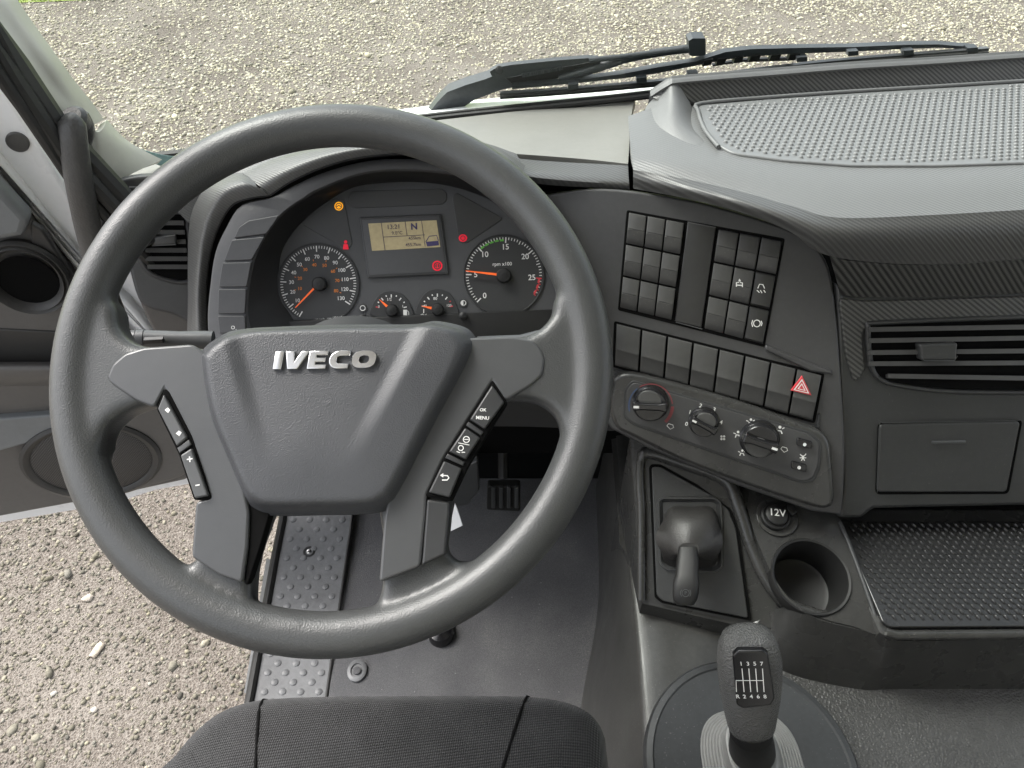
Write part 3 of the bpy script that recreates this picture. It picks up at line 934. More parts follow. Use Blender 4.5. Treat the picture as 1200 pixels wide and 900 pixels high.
hood('hood_lip',
     [(284, 203, .948), (322, 186, .945), (368, 173, .945), (420, 162, .945), (480, 158, .945), (540, 163, .945), (590, 178, .945), (616, 194, .95)],
     [(301, 216, .922), (332, 199, .915), (373, 183, .91), (420, 173, .907), (480, 169, .907), (540, 174, .91), (588, 189, .92), (612, 204, .93)],
     [(315, 229, .926), (341, 212, .919), (376, 196, .914), (420, 184, .911), (480, 179, .911), (540, 184, .914), (583, 198, .924), (604, 213, .934)], M['carbon_top'])
H0 = [P(*q) for q in ((205, 245, .965), (232, 214, .965), (270, 196, .965), (330, 178, .965), (400, 164, .97), (480, 158, .97), (560, 166, .97), (605, 180, .965))]
H1 = [P(*q) for q in ((222, 262, .972), (244, 220, .968), (285, 207, .950), (335, 190, .944), (400, 168, .945), (480, 159, .948), (560, 169, .948), (612, 192, .955))]
MB().loft([H0, H1], 5, 4, .01).build('hood_top', M['carbon_top'], dash, 60)
# dark filler behind the hood so no light leaks past the bezel
MB().loft([[P(*q) for q in ((240, 250, .955), (300, 224, .945), (400, 186, .935), (500, 182, .935), (570, 196, .945), (610, 212, .955))], [P(*q) for q in ((238, 300, 1.02), (300, 250, 1.02), (400, 215, 1.02), (500, 212, 1.02), (570, 230, 1.02), (610, 255, 1.02))]], 4, 3, .008).build('hood_light_filler', M['gap'], dash, 60)

# ---- left end of the dashboard
LV = Pl.three(P(140, 225, .955), P(245, 225, .985), P(165, 350, 1.005))
slab('side_panel', crv([(131, 219), (150, 208), (190, 206), (238, 214), (244, 300), (242, 402), (230, 396), (222, 380), (200, 368), (170, 360), (158, 340), (146, 290), (138, 255)], 3, True), LV, M['fascia'], dash, top=0, thick=.03, bevel=.004)
slab('lower_side_panel', crv([(164, 350), (190, 360), (214, 366), (232, 382), (238, 410), (222, 425), (196, 408), (180, 388)], 4, True), LV, M['taupe'], dash, top=-.004, thick=.03, bevel=.004)
# ---- knee panel and column shroud under the cluster
MB().loft([[P(*q) for q in ((225, 385, 1.03), (300, 388, 1.04), (400, 386, 1.05), (520, 383, 1.05), (620, 382, 1.05), (720, 400, 1.05))], [P(*q) for q in ((225, 440, 1.06), (300, 450, 1.06), (400, 450, 1.06), (520, 455, 1.06), (620, 455, 1.06), (720, 460, 1.06))], [P(*q) for q in ((225, 495, 1.11), (300, 498, 1.11), (400, 500, 1.11), (520, 500, 1.11), (620, 500, 1.11), (720, 505, 1.10))]], 5, 5, .02).build('knee_panel', M['dash'], dash, 60)
MB().box((-.38, .86, 1.42), (1.70, 1.12, 1.78)).build('dash_light_block', M['gap'], dash)  # unseen dark block added behind the dash against light leaks
MB().add([(-.47, .80, 1.45), (-.41, .95, 1.45), (-.41, 1.13, 1.45), (-.52, 1.05, 1.45), (-.50, .86, 1.86), (-.40, 1.0, 1.86), (-.40, 1.13, 1.86), (-.54, 1.05, 1.86)], [(0, 1, 2, 3), (4, 5, 6, 7), (0, 1, 5, 4), (1, 2, 6, 5), (2, 3, 7, 6), (3, 0, 4, 7)]).build('end_carrier', M['gap'], dash)

# ---- passenger-side panel with drawer, and open shelf
RV = Pl.three(PY(1000, 348, .737), PY(1200, 344, .742), PY(1000, 600, .600))
slab('passenger_panel', [(980, 330), (990, 344), (1250, 338), (1500, 325), (1500, 585), (1250, 592), (1024, 597), (1010, 608), (982, 608), (988, 570), (985, 500)], RV, M['panel'], dash, top=0, thick=.04, bevel=.006, r=.006)
slab('carbon_band', [(983, 349), (1012, 353), (1250, 346), (1500, 330), (1500, 356), (1250, 371), (1022, 378), (1010, 390), (1014, 435), (1002, 450), (992, 420)], RV, M['carbon'], dash, top=.004, thick=.006, bevel=.002, r=.01)
dr = slab('drawer', [(1031, 498), (1196, 494), (1180, 577), (1028, 577)], RV, M['panel'], dash, top=.004, thick=.01, bevel=.002, r=.006)
slab('handle', [(1093, 517.5), (1132, 516.5), (1132, 519.5), (1093, 520.5)], RV, M['trim'], dr, top=.007, thick=.003, bevel=.001)
MB().slab([(1029, 495.5), (1198.5, 491.5), (1182, 579), (1026, 579.5)], RV, top=.0008, thick=.003, bevel=0, r=.007).build('drawer_gap', M['gap'], dash)
ln = MB().stroke(crv([(1028, 577), (1031, 497), (1034, 495.5), (1100, 494.3), (1196, 492.2)], 2), RV, .9, .0042)
ln.build('drawer_edge', M['trim'], dash, 0)
zs = EYE.z - .885
shelf = [PZ(*q, .885) for q in ((960, 596), (1250, 596), (1500, 590), (1500, 742), (1250, 748), (1045, 749), (1030, 741), (985, 640))]
MB().prism(shelf, EYE.z - .992, .005).build('shelf', M['console'], dash, 40)
MB().box((.36, .66, EYE.z - .884), (1.6, .70, EYE.z - .80)).build('shelf_back', M['gap'], dash)
SH = Pl((.6, .5, zs), (1, 0, 0), (0, 0, 1))
smo = [(984, 611), (1250, 611), (1500, 607), (1500, 728), (1250, 734), (1044, 735), (1034, 728)]
sm_ = slab('shelf_mat', smo, SH, M['shelf_mat'], dash, top=.006, thick=.005, bevel=.0015, r=.003)
MB().tube([SH.at(x, y, .004) for x, y in ((1500, 737), (1250, 743), (1050, 744.5), (1038, 741))], .006, 10).build('shelf_rim', M['console'], dash, 60)
suv = [SH.uv(x, y, .006) for x, y in smo]
if area2(suv) < 0: suv = suv[::-1]
suv = inset(suv, .006)
bb = MB(); j = 0
vv = min(p[1] for p in suv)
while vv < max(p[1] for p in suv):
    uu = min(p[0] for p in suv) + (.0058 if j % 2 else 0)
    while uu < min(p[0] for p in suv) + .52:
        if inside(uu, vv, suv):
            bb.rings([[SH.w(uu + k * (.0021 * math.cos(t) + .002 * math.sin(t)), vv + k * .0046 * -math.sin(t), h) for t in [2 * math.pi * q / 8 for q in range(8)]] for k, h in ((1, .0058), (.75, .0078), (.3, .0086))], False, True)
        uu += .0116
    vv += .0072; j += 1
tag(bb.build('mat_studs', M['shelf_mat'], sm_, 80, False), kind='stuff')

# ============================================================ air vents
vr = thing('air_vent', 'wide black air vent with horizontal slats above the passenger drawer', 'air vent', RV.at(1120, 450, 0), 'dashboard air vents')
VP = [(1018, 380), (1100, 376), (1250, 371), (1330, 368), (1330, 452), (1250, 456), (1120, 456), (1060, 450), (1033, 444), (1022, 428)]
slab('recess', VP, RV, M['gap'], vr, top=.0052, thick=.004, bevel=0, r=.006)
MB().tube(crv([RV.at(x, y, .004) for x, y in [(1330, 367), (1250, 370), (1100, 375), (1022, 379), (1017, 384), (1021, 428), (1034, 446), (1062, 453), (1120, 459), (1250, 460), (1330, 458)]], 3), .0032, 8).build('frame', M['panel'], vr, 60)
for y0, y1 in ((387, 384), (400, 397), (414, 412), (427, 426), (441, 444)):
    x0 = 1019 if y0 < 430 else 1040
    c = [Vector(RV.at(x, y0 + (y1 - y0) * (x - 1020) / 180, .011)) for x in (x0, 1090, 1200, 1325)]
    sec = [(-.0010, .002), (-.0018, -.004), (.0005, -.0055), (.0024, .0)]
    MB().rings([[p + RV.e2 * a * 1.6 + RV.n * b for a, b in sec] for p in c]).build('slat', M['switch'], vr, 30)
MB().slab([(1078, 404), (1123, 402), (1121, 423), (1080, 423)], RV, top=.020, thick=.012, bevel=.003, r=.003).build('slider', M['panel'], vr)
MB().stroke([(1080, 417), (1083, 422.5), (1119, 422.5), (1122, 417)], RV, 1.0, .0203).build('slider_edge', M['trim'], vr, 0)

vl = thing('air_vent', 'tall black air vent with slats at the door end of the dashboard', 'air vent', LV.at(190, 325, 0), 'dashboard air vents')
VQ = [(152, 226), (160, 221), (205, 222), (216, 232), (225, 322), (220, 330), (205, 330), (180, 322), (166, 306), (158, 268)]
slab('recess', VQ, LV, M['gap'], vl, top=.0012, thick=.003, bevel=0, r=.004)
MB().tube(crv([LV.at(x, y, .001) for x, y in VQ], 4, True) + [tuple(LV.at(*VQ[0], .001))], .0032, 8).build('frame', M['dash'], vl, 60)
for k, y in enumerate((236, 249, 262, 273, 284, 294, 304, 313.5)):
    x0 = 157 + max(0, (y - 250) * .25); x1 = 213 + (y - 236) * .1
    c = [LV.at(x, y, .006) for x in (x0, (x0 + x1) / 2, x1)]
    MB().rings([[p + LV.e2 * a * 1.6 + LV.n * b for a, b in sec] for p in c]).build('slat', M['switch'], vl, 30)
slab('slider', [(180, 278), (206, 275), (207, 287), (178, 288)], LV, M['switch'], vl, top=.016, thick=.012, bevel=.003)
MB().stroke([(178, 288), (206, 286.5)], LV, 1.2, .0163).build('slider_edge', M['trim'], vl, 0)
# ============================================================ instrument cluster
a34 = math.radians(3.4)
ce1 = Vector((math.cos(a34), math.sin(a34), 0))
tl = math.radians(41)
CL = Pl(P(485, 300, .985), ce1, Vector((math.sin(a34) * math.cos(tl), -math.cos(a34) * math.cos(tl), math.sin(tl))))
clu = thing('instrument_cluster', 'arched instrument cluster with two large dials and a beige display', 'instrument cluster', CL.at(485, 378))
face_px = crv([(346, 379), (328, 345), (328, 304), (338, 280), (355, 259), (378, 240), (406, 223), (432, 215), (460, 212), (505, 214), (545, 222), (580, 237), (605, 255), (628, 279), (643, 305), (650, 335), (653, 362), (640, 374), (560, 378), (440, 380)], 4, True)
slab('face_plate', face_px, CL, M['cluster'], clu, top=0, thick=.012, bevel=0)
BZ = CL.off(.048)
outer = crv([(244, 400), (243, 368), (246, 335), (252, 296), (265, 266), (283, 240), (318, 231), (341, 219), (373, 204), (417, 191), (460, 186), (520, 189), (570, 200), (620, 224), (660, 262), (686, 320), (692, 400)], 4)
inner = crv([(297, 400), (290, 368), (292, 335), (298, 305), (312, 275), (330, 252), (345, 240), (358, 232), (373, 223), (417, 206), (460, 200), (520, 203), (565, 214), (605, 236), (637, 272), (655, 320), (662, 400)], 4)
def ladder(name, A, B, mat, parent, th=.004, lip=.006):
    m = MB()
    rs = [[a - (q.n * (lip + .012)) for a, q in A], [a - q.n * lip * .3 for a, q in A]]
    k = [a + (b - a).normalized() * .003 for (a, _), (b, _) in zip(A, B)]
    rs.append(k)
    rs.append([b + (a - b).normalized() * .002 for (a, _), (b, _) in zip(A, B)])
    rs.append([b - q.n * .003 for b, q in B])
    m.rings(rs, False, False, closed=False)
    return m.build(name, mat, parent, 40)
ladder('bezel', [(BZ.at(x, y), BZ) for x, y in outer], [(BZ.at(x, y), BZ) for x, y in inner], M['fascia'], clu)
fin = crv([(346, 379), (328, 345), (328, 304), (338, 280), (355, 259), (378, 240), (406, 223), (432, 215), (460, 212), (505, 214), (545, 222), (580, 237), (605, 255), (628, 279), (643, 305), (650, 335), (653, 362)], 4)
MB().rings([[BZ.at(x, y, -.003) for x, y in inner], [(BZ.at(x, y, -.003) + CL.at(*f, .002)) / 2 for (x, y), f in zip(inner, fin)], [CL.at(x, y, .001) for x, y in fin]], False, False, closed=False).build('inner_wall', M['black'], clu, 60)
slab('lower_strip', [(330, 376), (655, 362), (662, 400), (300, 404)], CL, M['black'], clu, top=.006, thick=.01, bevel=.002)
for c in ([(274, 279), (280, 266), (291, 258.5), (327, 252), (322, 260), (312, 274)], [(271.5, 281), (310, 277.5), (299, 297), (295, 304.5), (262, 306)], [(260.5, 308), (294.5, 307), (289, 336), (256, 336.5)], [(255.5, 339), (288.5, 338.5), (287, 367.5), (255, 367.5)], [(255, 370), (287, 370), (288, 388), (257, 391)]):
    slab('blank_switch', c, BZ, M['fascia'], clu, top=.0032, thick=.004, bevel=.0009, r=.002)
ok_ = MB().text('O\u00b8', BZ, 274, 384, 4, .0036).build('switch_mark', M['print'], clu, 0)
for c in ([(594, 232), (611, 232), (612, 236), (599, 236)], [(612, 244), (629, 250), (631, 256), (620, 255)], [(634, 271), (652, 281), (656, 290), (640, 283)]):
    slab('blank_switch', c, BZ, M['fascia'], clu, top=.0025, thick=.004, bevel=.0009)

# windows for tell-tales
slab('telltale_window', [(407.5, 231), (412, 224), (518, 221), (523.5, 226), (523.5, 235), (518, 239.5), (416, 244), (408.5, 240)], CL, M['cluster_dark'], clu, top=.0012, thick=.002, bevel=.0006, r=.003)
wl_ = slab('telltale_window', [(352, 262), (391, 232), (403, 233), (413, 286), (407, 293)], CL, M['cluster_dark'], clu, top=.0012, thick=.002, bevel=.0006, r=.004)
wr_ = slab('telltale_window', [(530, 231), (535, 225.5), (590, 256), (547, 285), (538, 283)], CL, M['cluster_dark'], clu, top=.0012, thick=.002, bevel=.0006, r=.004)
w = MB().disc(CL, 397, 241.6, 5.2, .0018).build('warning_lamp', M['amber_lamp'], wl_, 0)
MB().arc(CL, 397, 241.6, 3.4, 0, 360, 1.0, .0022).stroke([(394.5, 242.5), (397, 240.5), (399.5, 242.5)], CL, 1.1, .0022).build('lamp_mark', M['lcd_dark'], wl_, 0)
MB().disc(CL, 405, 283.5, 2, .0018).poly([(402, 291), (402.6, 286), (407.4, 286), (408.4, 291)], CL, .0018).stroke([(402, 291.5), (408.5, 291.5)], CL, 1.4, .0018).build('warning_lamp', M['red_lamp'], wl_, 0)
MB().disc(CL, 542.5, 279, 5, .0018, 20, 4.4).build('warning_lamp', M['red_lamp'], wr_, 0)
MB().arc(CL, 542.5, 279, 2.6, 0, 360, .8, .0022).build('lamp_mark', M['dial'], wr_, 0)
# central display
hs_ = slab('display_housing', [(421, 254.5), (517, 250.5), (526, 321.5), (431, 326)], CL, M['cluster_dark'], clu, top=.004, thick=.006, bevel=.0015, r=.002)
slab('display_window', [(424, 257.5), (514.5, 253.5), (522.5, 318.5), (433, 322.5)], CL, M['cluster'], hs_, top=.0046, thick=.002, bevel=.0004)
sq = [(431.5, 262), (511.6, 258), (516, 289.5), (436, 294)]
MB().poly(sq, CL, .0051).build('screen', M['lcd'], hs_, 0)
pr = MB()
def sqp(a, b): return quad(sq, a, b)
for l in ([(.19, 0), (.19, 1)], [(.54, 0), (.54, .52)], [(.78, 0), (.78, .95)], [(.19, .52), (.80, .52)]):
    pr.stroke([sqp(*l[0]), sqp(*l[1])], CL, .7, .0055)
dd = (1, -.05)
pr.text('13:21', CL, *sqp(.36, .17), 5.0, .0056, dd, .012).text('9.0\u00b0C', CL, *sqp(.40, .40), 3.8, .0056, dd, .008)
pr.text('455km', CL, *sqp(.645, .62), 3.6, .0056, dd, .008).text('455.7km', CL, *sqp(.61, .86), 3.6, .0056, dd, .008)
pr.build('screen_text', M['lcd_dark'], hs_, 0)
bl = MB().text('N', CL, *sqp(.66, .2), 7.0, .0056, dd, .03).poly([sqp(.80, .78), sqp(.985, .76), sqp(.985, .93), sqp(.81, .95)], CL, .0056)
bl.stroke([sqp(.80, .78), sqp(.86, .58), sqp(.97, .56), sqp(.985, .76)], CL, .9, .0056)
bl.build('screen_symbol', M['lcd_blue'], hs_, 0)
MB().arc(CL, 512.5, 311.5, 5.2, 0, 360, 1.6, .0052).arc(CL, 512.5, 311.5, 2.8, 0, 360, .6, .0052).stroke([(512.5, 308.5), (512.5, 314.5)], CL, 1.1, .0052).build('warning_lamp', M['red_lamp'], hs_, 0)

def polar(cx, cy, r, deg):
    return (cx + r * math.cos(math.radians(deg)), cy - r * math.sin(math.radians(deg)))

def dial(cx, cy, R, label):
    g = MB().lathe(CL, cx, cy, [(CL.m(cx, cy, R + 1.4), -.001), (CL.m(cx, cy, R + 1.2), .0022), (CL.m(cx, cy, R), .0024), (CL.m(cx, cy, R - .5), .0012), (.001, .0012)], 56)
    o = g.build('gauge', M['dial'], clu, 40)
    o["label"] = label
    return o
# speedometer
cx, cy = 373, 332.5
gs = dial(cx, cy, 46.5, 'round speedometer dial with white and orange numbers')
tk = MB(); no_ = MB()
for n in range(0, 131, 2):
    an = 93 - (n - 70) * 2.1
    L = 7 if n % 10 == 0 else 3.2
    tk.stroke([polar(cx, cy, 44.5 - L, an), polar(cx, cy, 44.5, an)], CL, 1.3 if n % 10 == 0 else .8, .0018)
for n in range(10, 131, 10):
    tk.text(str(n), CL, *polar(cx, cy, 31.5, 93 - (n - 70) * 2.1), 4.2, .0018, (1, -.04), .012)
tk.text('litre / 100 km/h   max 130 km/h', CL, cx + 8, cy + 41, 2.2, .0018, (1, -.12))
for n in range(10, 81, 10):
    no_.text(str(n), CL, *polar(cx, cy, 22.5, 71 - (n - 50) * 3.1), 3.6, .0018, (1, -.04), .012)
    no_.stroke([polar(cx, cy, 27, 71 - (n - 50) * 3.1), polar(cx, cy, 29, 71 - (n - 50) * 3.1)], CL, .7, .0018)
tk.build('scale_print', M['print'], gs, 0); no_.build('scale_print', M['print_orange'], gs, 0)
def needle(par, cx, cy, an, r0, r1, w, hub):
    MB().slab([polar(cx, cy, r0, an + w), polar(cx, cy, r1, an + .6), polar(cx, cy, r1, an - .6), polar(cx, cy, r0, an - w)], CL, top=.008, thick=.0015, bevel=0).build('needle', M['needle'], par)
    m = CL.m(cx, cy, hub)
    MB().lathe(CL, cx, cy, [(m * 1.05, .001), (m, .0095), (m * .85, .011), (m * .3, .0118)], 24).build('needle_hub', M['black'], par)
needle(gs, cx, cy, 226, 4, 39, 16, 8)
# rev counter
cx, cy = 590.5, 322.5
gt = dial(cx, cy, 46.5, 'round rev counter dial with needle near five')
tk = MB(); gr_ = MB(); rd = MB()
for n in range(0, 57):
    an = 225 - n * 4.6
    big = n % 5 == 0
    (rd if n >= 50 and n % 2 == 0 else tk).stroke([polar(cx, cy, 44.5 - (6.5 if n % 10 == 0 else 4.5 if big else 3), an), polar(cx, cy, 44.5, an)], CL, 1.4 if n % 10 == 0 else .9, .0018)
for n, s_ in ((0, '0'), (5, '5'), (10, '10'), (15, '15'), (20, '20'), (25, '25')):
    tk.text(s_, CL, *polar(cx, cy, 33, 225 - n * 9.2 + (2 if n == 0 else 0)), 6.2, .0018, (1, -.03), .014)
tk.text('rpm x100', CL, cx - 2, cy - 13, 4.0, .0018, (1, -.03), .012)
for k in range(5):
    gr_.arc(CL, cx, cy, 41, 131 - k * 8.6, 131 - k * 8.6 - 6.4, 2.2, .0019, 4)
for k in range(3):
    rd.arc(CL, cx, cy, 41.5, -6 - k * 9.5, -6 - k * 9.5 - 6.5, 2.4, .0019, 4)
tk.build('scale_print', M['print'], gt, 0); gr_.build('scale_print', M['print_green'], gt, 0); rd.build('scale_print', M['red'], gt, 0)
needle(gt, cx, cy, 173.5, 6, 45, 14, 8.5)
# fuel and temperature
for (cx, cy), pts, an, lab, tx, lb in (((458.5, 363.5), [(437, 371), (436, 358), (445, 345), (457, 341), (473, 346), (482, 360), (481, 371)], 138, 'small fuel gauge with half circle scale', ('0', '1/2', '1'), 'fuel'), ((512.5, 362.5), [(490, 370), (489, 358), (498, 343.5), (511, 338.5), (526, 343), (535, 357), (533, 370)], 168, 'small coolant temperature gauge beside the fuel gauge', ('40', '80', '120'), 'temp')):
    o = slab('gauge', crv(pts, 4, True), CL, M['dial'], clu, top=.0018, thick=.003, bevel=.0006); o["label"] = lab
    t_ = MB(); r_ = MB()
    for k in range(9):
        q = 168 - k * 156 / 8
        (r_ if (lb == 'fuel' and k == 0) or (lb == 'temp' and k > 6) else t_).stroke([polar(cx, cy, 18.0 - (3.2 if k % 2 == 0 else 1.2), q), polar(cx, cy, 18.5, q)], CL, 1.3, .0022)
    t_.text(tx[0], CL, cx - 14.5, cy - 4.0, 2.8, .0022, bold=.012).text(tx[1], CL, cx - 2.5, cy - 12.5, 3.2, .0022, bold=.012).text(tx[2], CL, cx + 13.5, cy - 4.5, 2.8, .0022, bold=.012)
    if lb == 'fuel':
        t_.poly([(472.5, 369.5), (472.5, 363), (477, 363), (477, 369.5)], CL, .0022).stroke([(477.5, 364), (479, 366), (479, 369)], CL, .7, .0022)
    else:
        t_.stroke([(496.5, 362), (496.5, 367)], CL, 1, .0022).stroke([(493, 369), (495, 368), (497, 369.5), (500, 368)], CL, .8, .0022)
    t_.build('scale_print', M['print'], o, 0); r_.build('scale_print', M['red'], o, 0)
    needle(o, cx, cy, an, 5, 19, 20, 7)
for x, y in ((424, 373), (542.5, 370)):
    MB().lathe(CL, x, y, [(.0052, 0), (.0048, .012), (.003, .0135), (.001, .0138)], 18).build('push_knob', M['black'], clu)
for x, y in ((425, 361), (543, 355)):
    b_ = MB().lathe(CL, x, y, [(.0058, 0), (.0056, .0012), (.002, .0014)], 18).build('push_knob', M['cluster_dark'], clu)
    k = MB().arc(CL, x, y, 2.9, 0, 360, .8, .0018)
    if x > 500: k.poly([polar(x, y, 2.9, q) for q in range(90, 271, 20)], CL, .0018)
    k.build('mark', M['print'], b_, 0)


# ============================================================ switch panel
SW = Pl.three(P(740, 235, .957), P(975, 330, .932), P(975, 590, 1.000))
swp = thing('switch_panel', 'dark angled fascia full of blank rocker switches beside the wheel', 'switch panel', SW.at(850, 500, 0))
slab('fascia', crv([(640, 228), (690, 221), (742, 224), (800, 233), (840, 242), (900, 260), (935, 274), (962, 296), (974, 325), (981, 380), (986, 450), (990, 530), (987, 604)], 3) + [(950, 599), (860, 568), (760, 526), (717, 503), (690, 470), (655, 340)], SW, M['fascia'], swp, top=0, thick=.02, bevel=.003)
def rocker(q, prof, mat, par, base=-.003, name='switch', side=.03):
    m = MB(); rs = []
    for b, h in prof:
        rs.append([SW.at(*quad(q, a, b), k) for a, k in ((0, base), (0, h - .0011), (side, h - .0003), (side * 2.6, h), (1 - side * 2.6, h), (1 - side, h - .0003), (1, h - .0011), (1, base))])
    m.rings(rs)
    return m.build(name, mat, par, 28)
small = [(0, .0010), (.03, .0030), (.07, .0036), (.28, .0048), (.50, .0066), (.52, .0060), (.54, .0064), (.75, .0048), (.94, .0030), (1, .0008)]
B1 = [(736.5, 248), (802.5, 260.5), (787.5, 376), (726, 361)]
B2 = [(841.5, 267.5), (917.5, 281.5), (894.5, 404.5), (824.5, 385.5)]
slab('switch_gap', [(734.5, 246), (920, 279.5), (896, 407), (724, 363.5)], SW, M['gap'], swp, top=.0006, thick=.003, bevel=0, r=.003)
special = {}
for bi, B in enumerate((B1, B2)):
    for j in range(3):
        for i in range(3):
            q = cell(B, i / 3 + .012, (i + 1) / 3 - .012, j / 3 + .009, (j + 1) / 3 - .009)
            if bi == 1 and i == 2 and j > 0:
                special[(i, j)] = (rocker(q, [(0, .001), (.04, .0035), (.5, .0045), (.95, .0035), (1, .001)], M['switch_gloss'], swp), q)
            else:
                special[(bi, i, j)] = (rocker(q, small, M['switch'], swp), q)
slab('blank_plate', [(806, 259.5), (839, 266), (822, 384), (791, 376.5)], SW, M['switch_gloss'], swp, top=.0035, thick=.006, bevel=.0012)
MB().stroke([(806, 260.5), (839, 266.8)], SW, 1.0, .0038).stroke([(792, 377.4), (823, 385.6)], SW, 1.0, .0030).build('plate_edge', M['trim'], swp, 0)
# pictograms
def icon(par, pts_list, w=1.0, h=.0072, polys=()):
    m = MB()
    for p in pts_list: m.stroke(p, SW, w, h)
    for p in polys: m.poly(p, SW, h)
    return m.build('icon', M['print'], par, 0)
icon(special[(1, 1, 1)][0], [[(863, 336), (863, 331), (866, 331)], [(870, 336.5), (870, 331.5), (867, 331)], [(863, 334), (870, 334.5)], [(866.5, 330), (866.5, 327)]], 1.2, polys=[[(865, 329.5), (868.4, 329.8), (866.8, 326.5)]])
icon(special[(2, 1)][0], [[(888, 338), (890, 333), (894, 333.5), (896, 338)], [(887, 340), (890, 343)], [(891, 340), (893, 343.5)], [(895, 340), (897, 343)]], 1.0, .0056)
icon(special[(2, 2)][0], [[polar(887, 379, 4, q) for q in range(0, 361, 30)], [(882, 375), (881, 379), (882, 383)], [(892, 376), (893, 379), (892, 382)]], 1.0, .0056)
# row of eight wide switches
RW = [(721.5, 378), (964, 439), (953, 494), (719.5, 428.5)]
slab('switch_gap', [(719.5, 376), (966.5, 437.5), (955, 496.5), (717.5, 430)], SW, M['gap'], swp, top=.0006, thick=.003, bevel=0, r=.004)
MB().tube(crv([SW.at(x, y, .001) for x, y in ((716.5, 432.5), (760, 443), (850, 469), (950, 498.5), (957.5, 497), (960, 485))], 3), .0016, 8).build('row_edge', M['trim_dark'], swp, 60)
big = [(0, .002), (.03, .0055), (.08, .0068), (.40, .0080), (.58, .0098), (.60, .0100), (.63, .0095), (.68, .0080), (.90, .0066), (.97, .005), (1, .002)]
for i in range(8):
    q = cell(RW, i / 8 + .005, (i + 1) / 8 - .005, .02, .985)
    o = rocker(q, big, M['switch'], swp, side=.025)
    if i == 7:
        o["label"] = 'hazard light switch with red triangle'
        tri = [(940, 441.5), (927.5, 457.5), (950.5, 463)]
        c_ = (939.5, 454.5)
        def sc_(k): return [(c_[0] + (x - c_[0]) * k, c_[1] + (y - c_[1]) * k) for x, y in tri]
        HZ = Pl(SW.at(*c_, .0095), SW.e1, SW.n)
        MB().slab(sc_(1.05), HZ, top=.0012, thick=.004, bevel=.0004).build('hazard_triangle', M['red'], o)
        for k0, k1 in ((.80, .64), (.42, .28)):
            A_, B_ = sc_(k0), sc_(k1)
            m = MB()
            for z in range(3):
                m.poly([A_[z], A_[(z + 1) % 3], B_[(z + 1) % 3], B_[z]], HZ, .0015)
            m.build('triangle_line', M['print'], o, 0)
slab('crease', [(897, 404), (955, 428), (975, 434), (976, 440), (950, 436), (896, 411)], SW, M['fascia'], swp, top=.004, thick=.006, bevel=.003, r=.004)

# ============================================================ climate controls
clm = thing('climate_panel', 'dark heater panel with three round knobs and printed symbols', 'climate control', SW.at(845, 560, .01))
CP = SW.off(.016)
surr = crv([(716, 452), (722, 441), (740, 438), (780, 447), (860, 470), (940, 498), (962, 507), (972, 520), (975, 545), (978, 585), (970, 596), (950, 594), (880, 571), (800, 541), (740, 512), (722, 502), (714, 480)], 3, True)
slab('surround', surr, CP, M['console'], clm, top=.0, thick=.03, bevel=.006)
facep = [(742, 448), (948, 509), (960, 520), (959, 545), (952, 561), (940, 564), (743, 496), (733, 488), (734, 458)]
MB().slab([(741, 445), (950, 506.5), (963, 519), (962, 546), (954, 564.5), (940, 567), (742, 498.5), (730.5, 489), (731.5, 456)], CP, top=.0012, thick=.004, bevel=.001, r=.006).build('face_edge', M['trim_dark'], clm)
slab('face', facep, CP, M['fascia'], clm, top=.0022, thick=.004, bevel=.0008, r=.006)
def knob(cx, cy, rp, ang, white=True):
    m = CP.m(cx, cy, rp)
    o = MB().lathe(CP, cx, cy, [(m * 1.12, .001), (m * 1.10, .005), (m, .006), (m * .96, .014), (m * .90, .0155), (m * .3, .0155)], 40).build('knob', M['gloss'], clm, 40)
    KP = CP.off(.0155)
    u0, v0 = KP.uv(cx, cy)
    ca, sa = math.cos(math.radians(ang)), math.sin(math.radians(ang))
    def R(x, y): return (u0 + m * (x * ca - y * sa), v0 + m * (x * sa + y * ca))
    MB().slab([R(x, y) for x, y in ((-.98, -.30), (-.5, -.20), (.5, -.20), (.98, -.30), (1.0, 0), (.98, .30), (.5, .20), (-.5, .20), (-.98, .30), (-1.0, 0))], KP, top=.0085, thick=.009, bevel=.002, r=m * .12, uv=True).build('grip_bar', M['gloss'], o)
    MB().lathe(KP, 0, 0, [(m * .72, .0), (m * .66, .002), (m * .2, .0024)], 30, (1, .8), c=R(0, .34)).build('knob_dish', M['switch'], o)
    MB().poly([R(x, y) for x, y in ((-.94, -.07), (-.62, -.07), (-.62, .07), (-.94, .07))], KP, .0088, uv=True).build('pointer', M['print'], o, 0)
    return o
knob(761.7, 475.5, 19.5, 22)
knob(825, 497.5, 16, -5)
knob(891, 518, 20.5, 185)
pr = MB()
for (s_, x, y) in (('0', 804.5, 497), ('1', 808.5, 483), ('2', 821, 475.5), ('3', 837, 480), ('4', 845, 495)):
    pr.text(s_, CP, x, y, 4.6, .0027, (1, .25), .018)
def person(x, y, k=1.0):
    pr.disc(CP, x, y - 3 * k, 1.4 * k, .0027, 10)
    pr.stroke([(x - 3 * k, y + 3 * k), (x - 2 * k, y), (x + 1 * k, y + .5 * k), (x + 2 * k, y + 3 * k)], CP, 1.1 * k, .0027)
    pr.stroke([(x - 5 * k, y - 2 * k), (x - 2.5 * k, y - 1 * k)], CP, .9 * k, .0027)
    pr.stroke([(x + 2 * k, y - 1.5 * k), (x + 4 * k, y - 2.5 * k)], CP, .9 * k, .0027)
person(880, 495, 1.1); person(865, 509.5, 1.1); person(870, 531, 1.0); person(914, 504.5, 1.3)
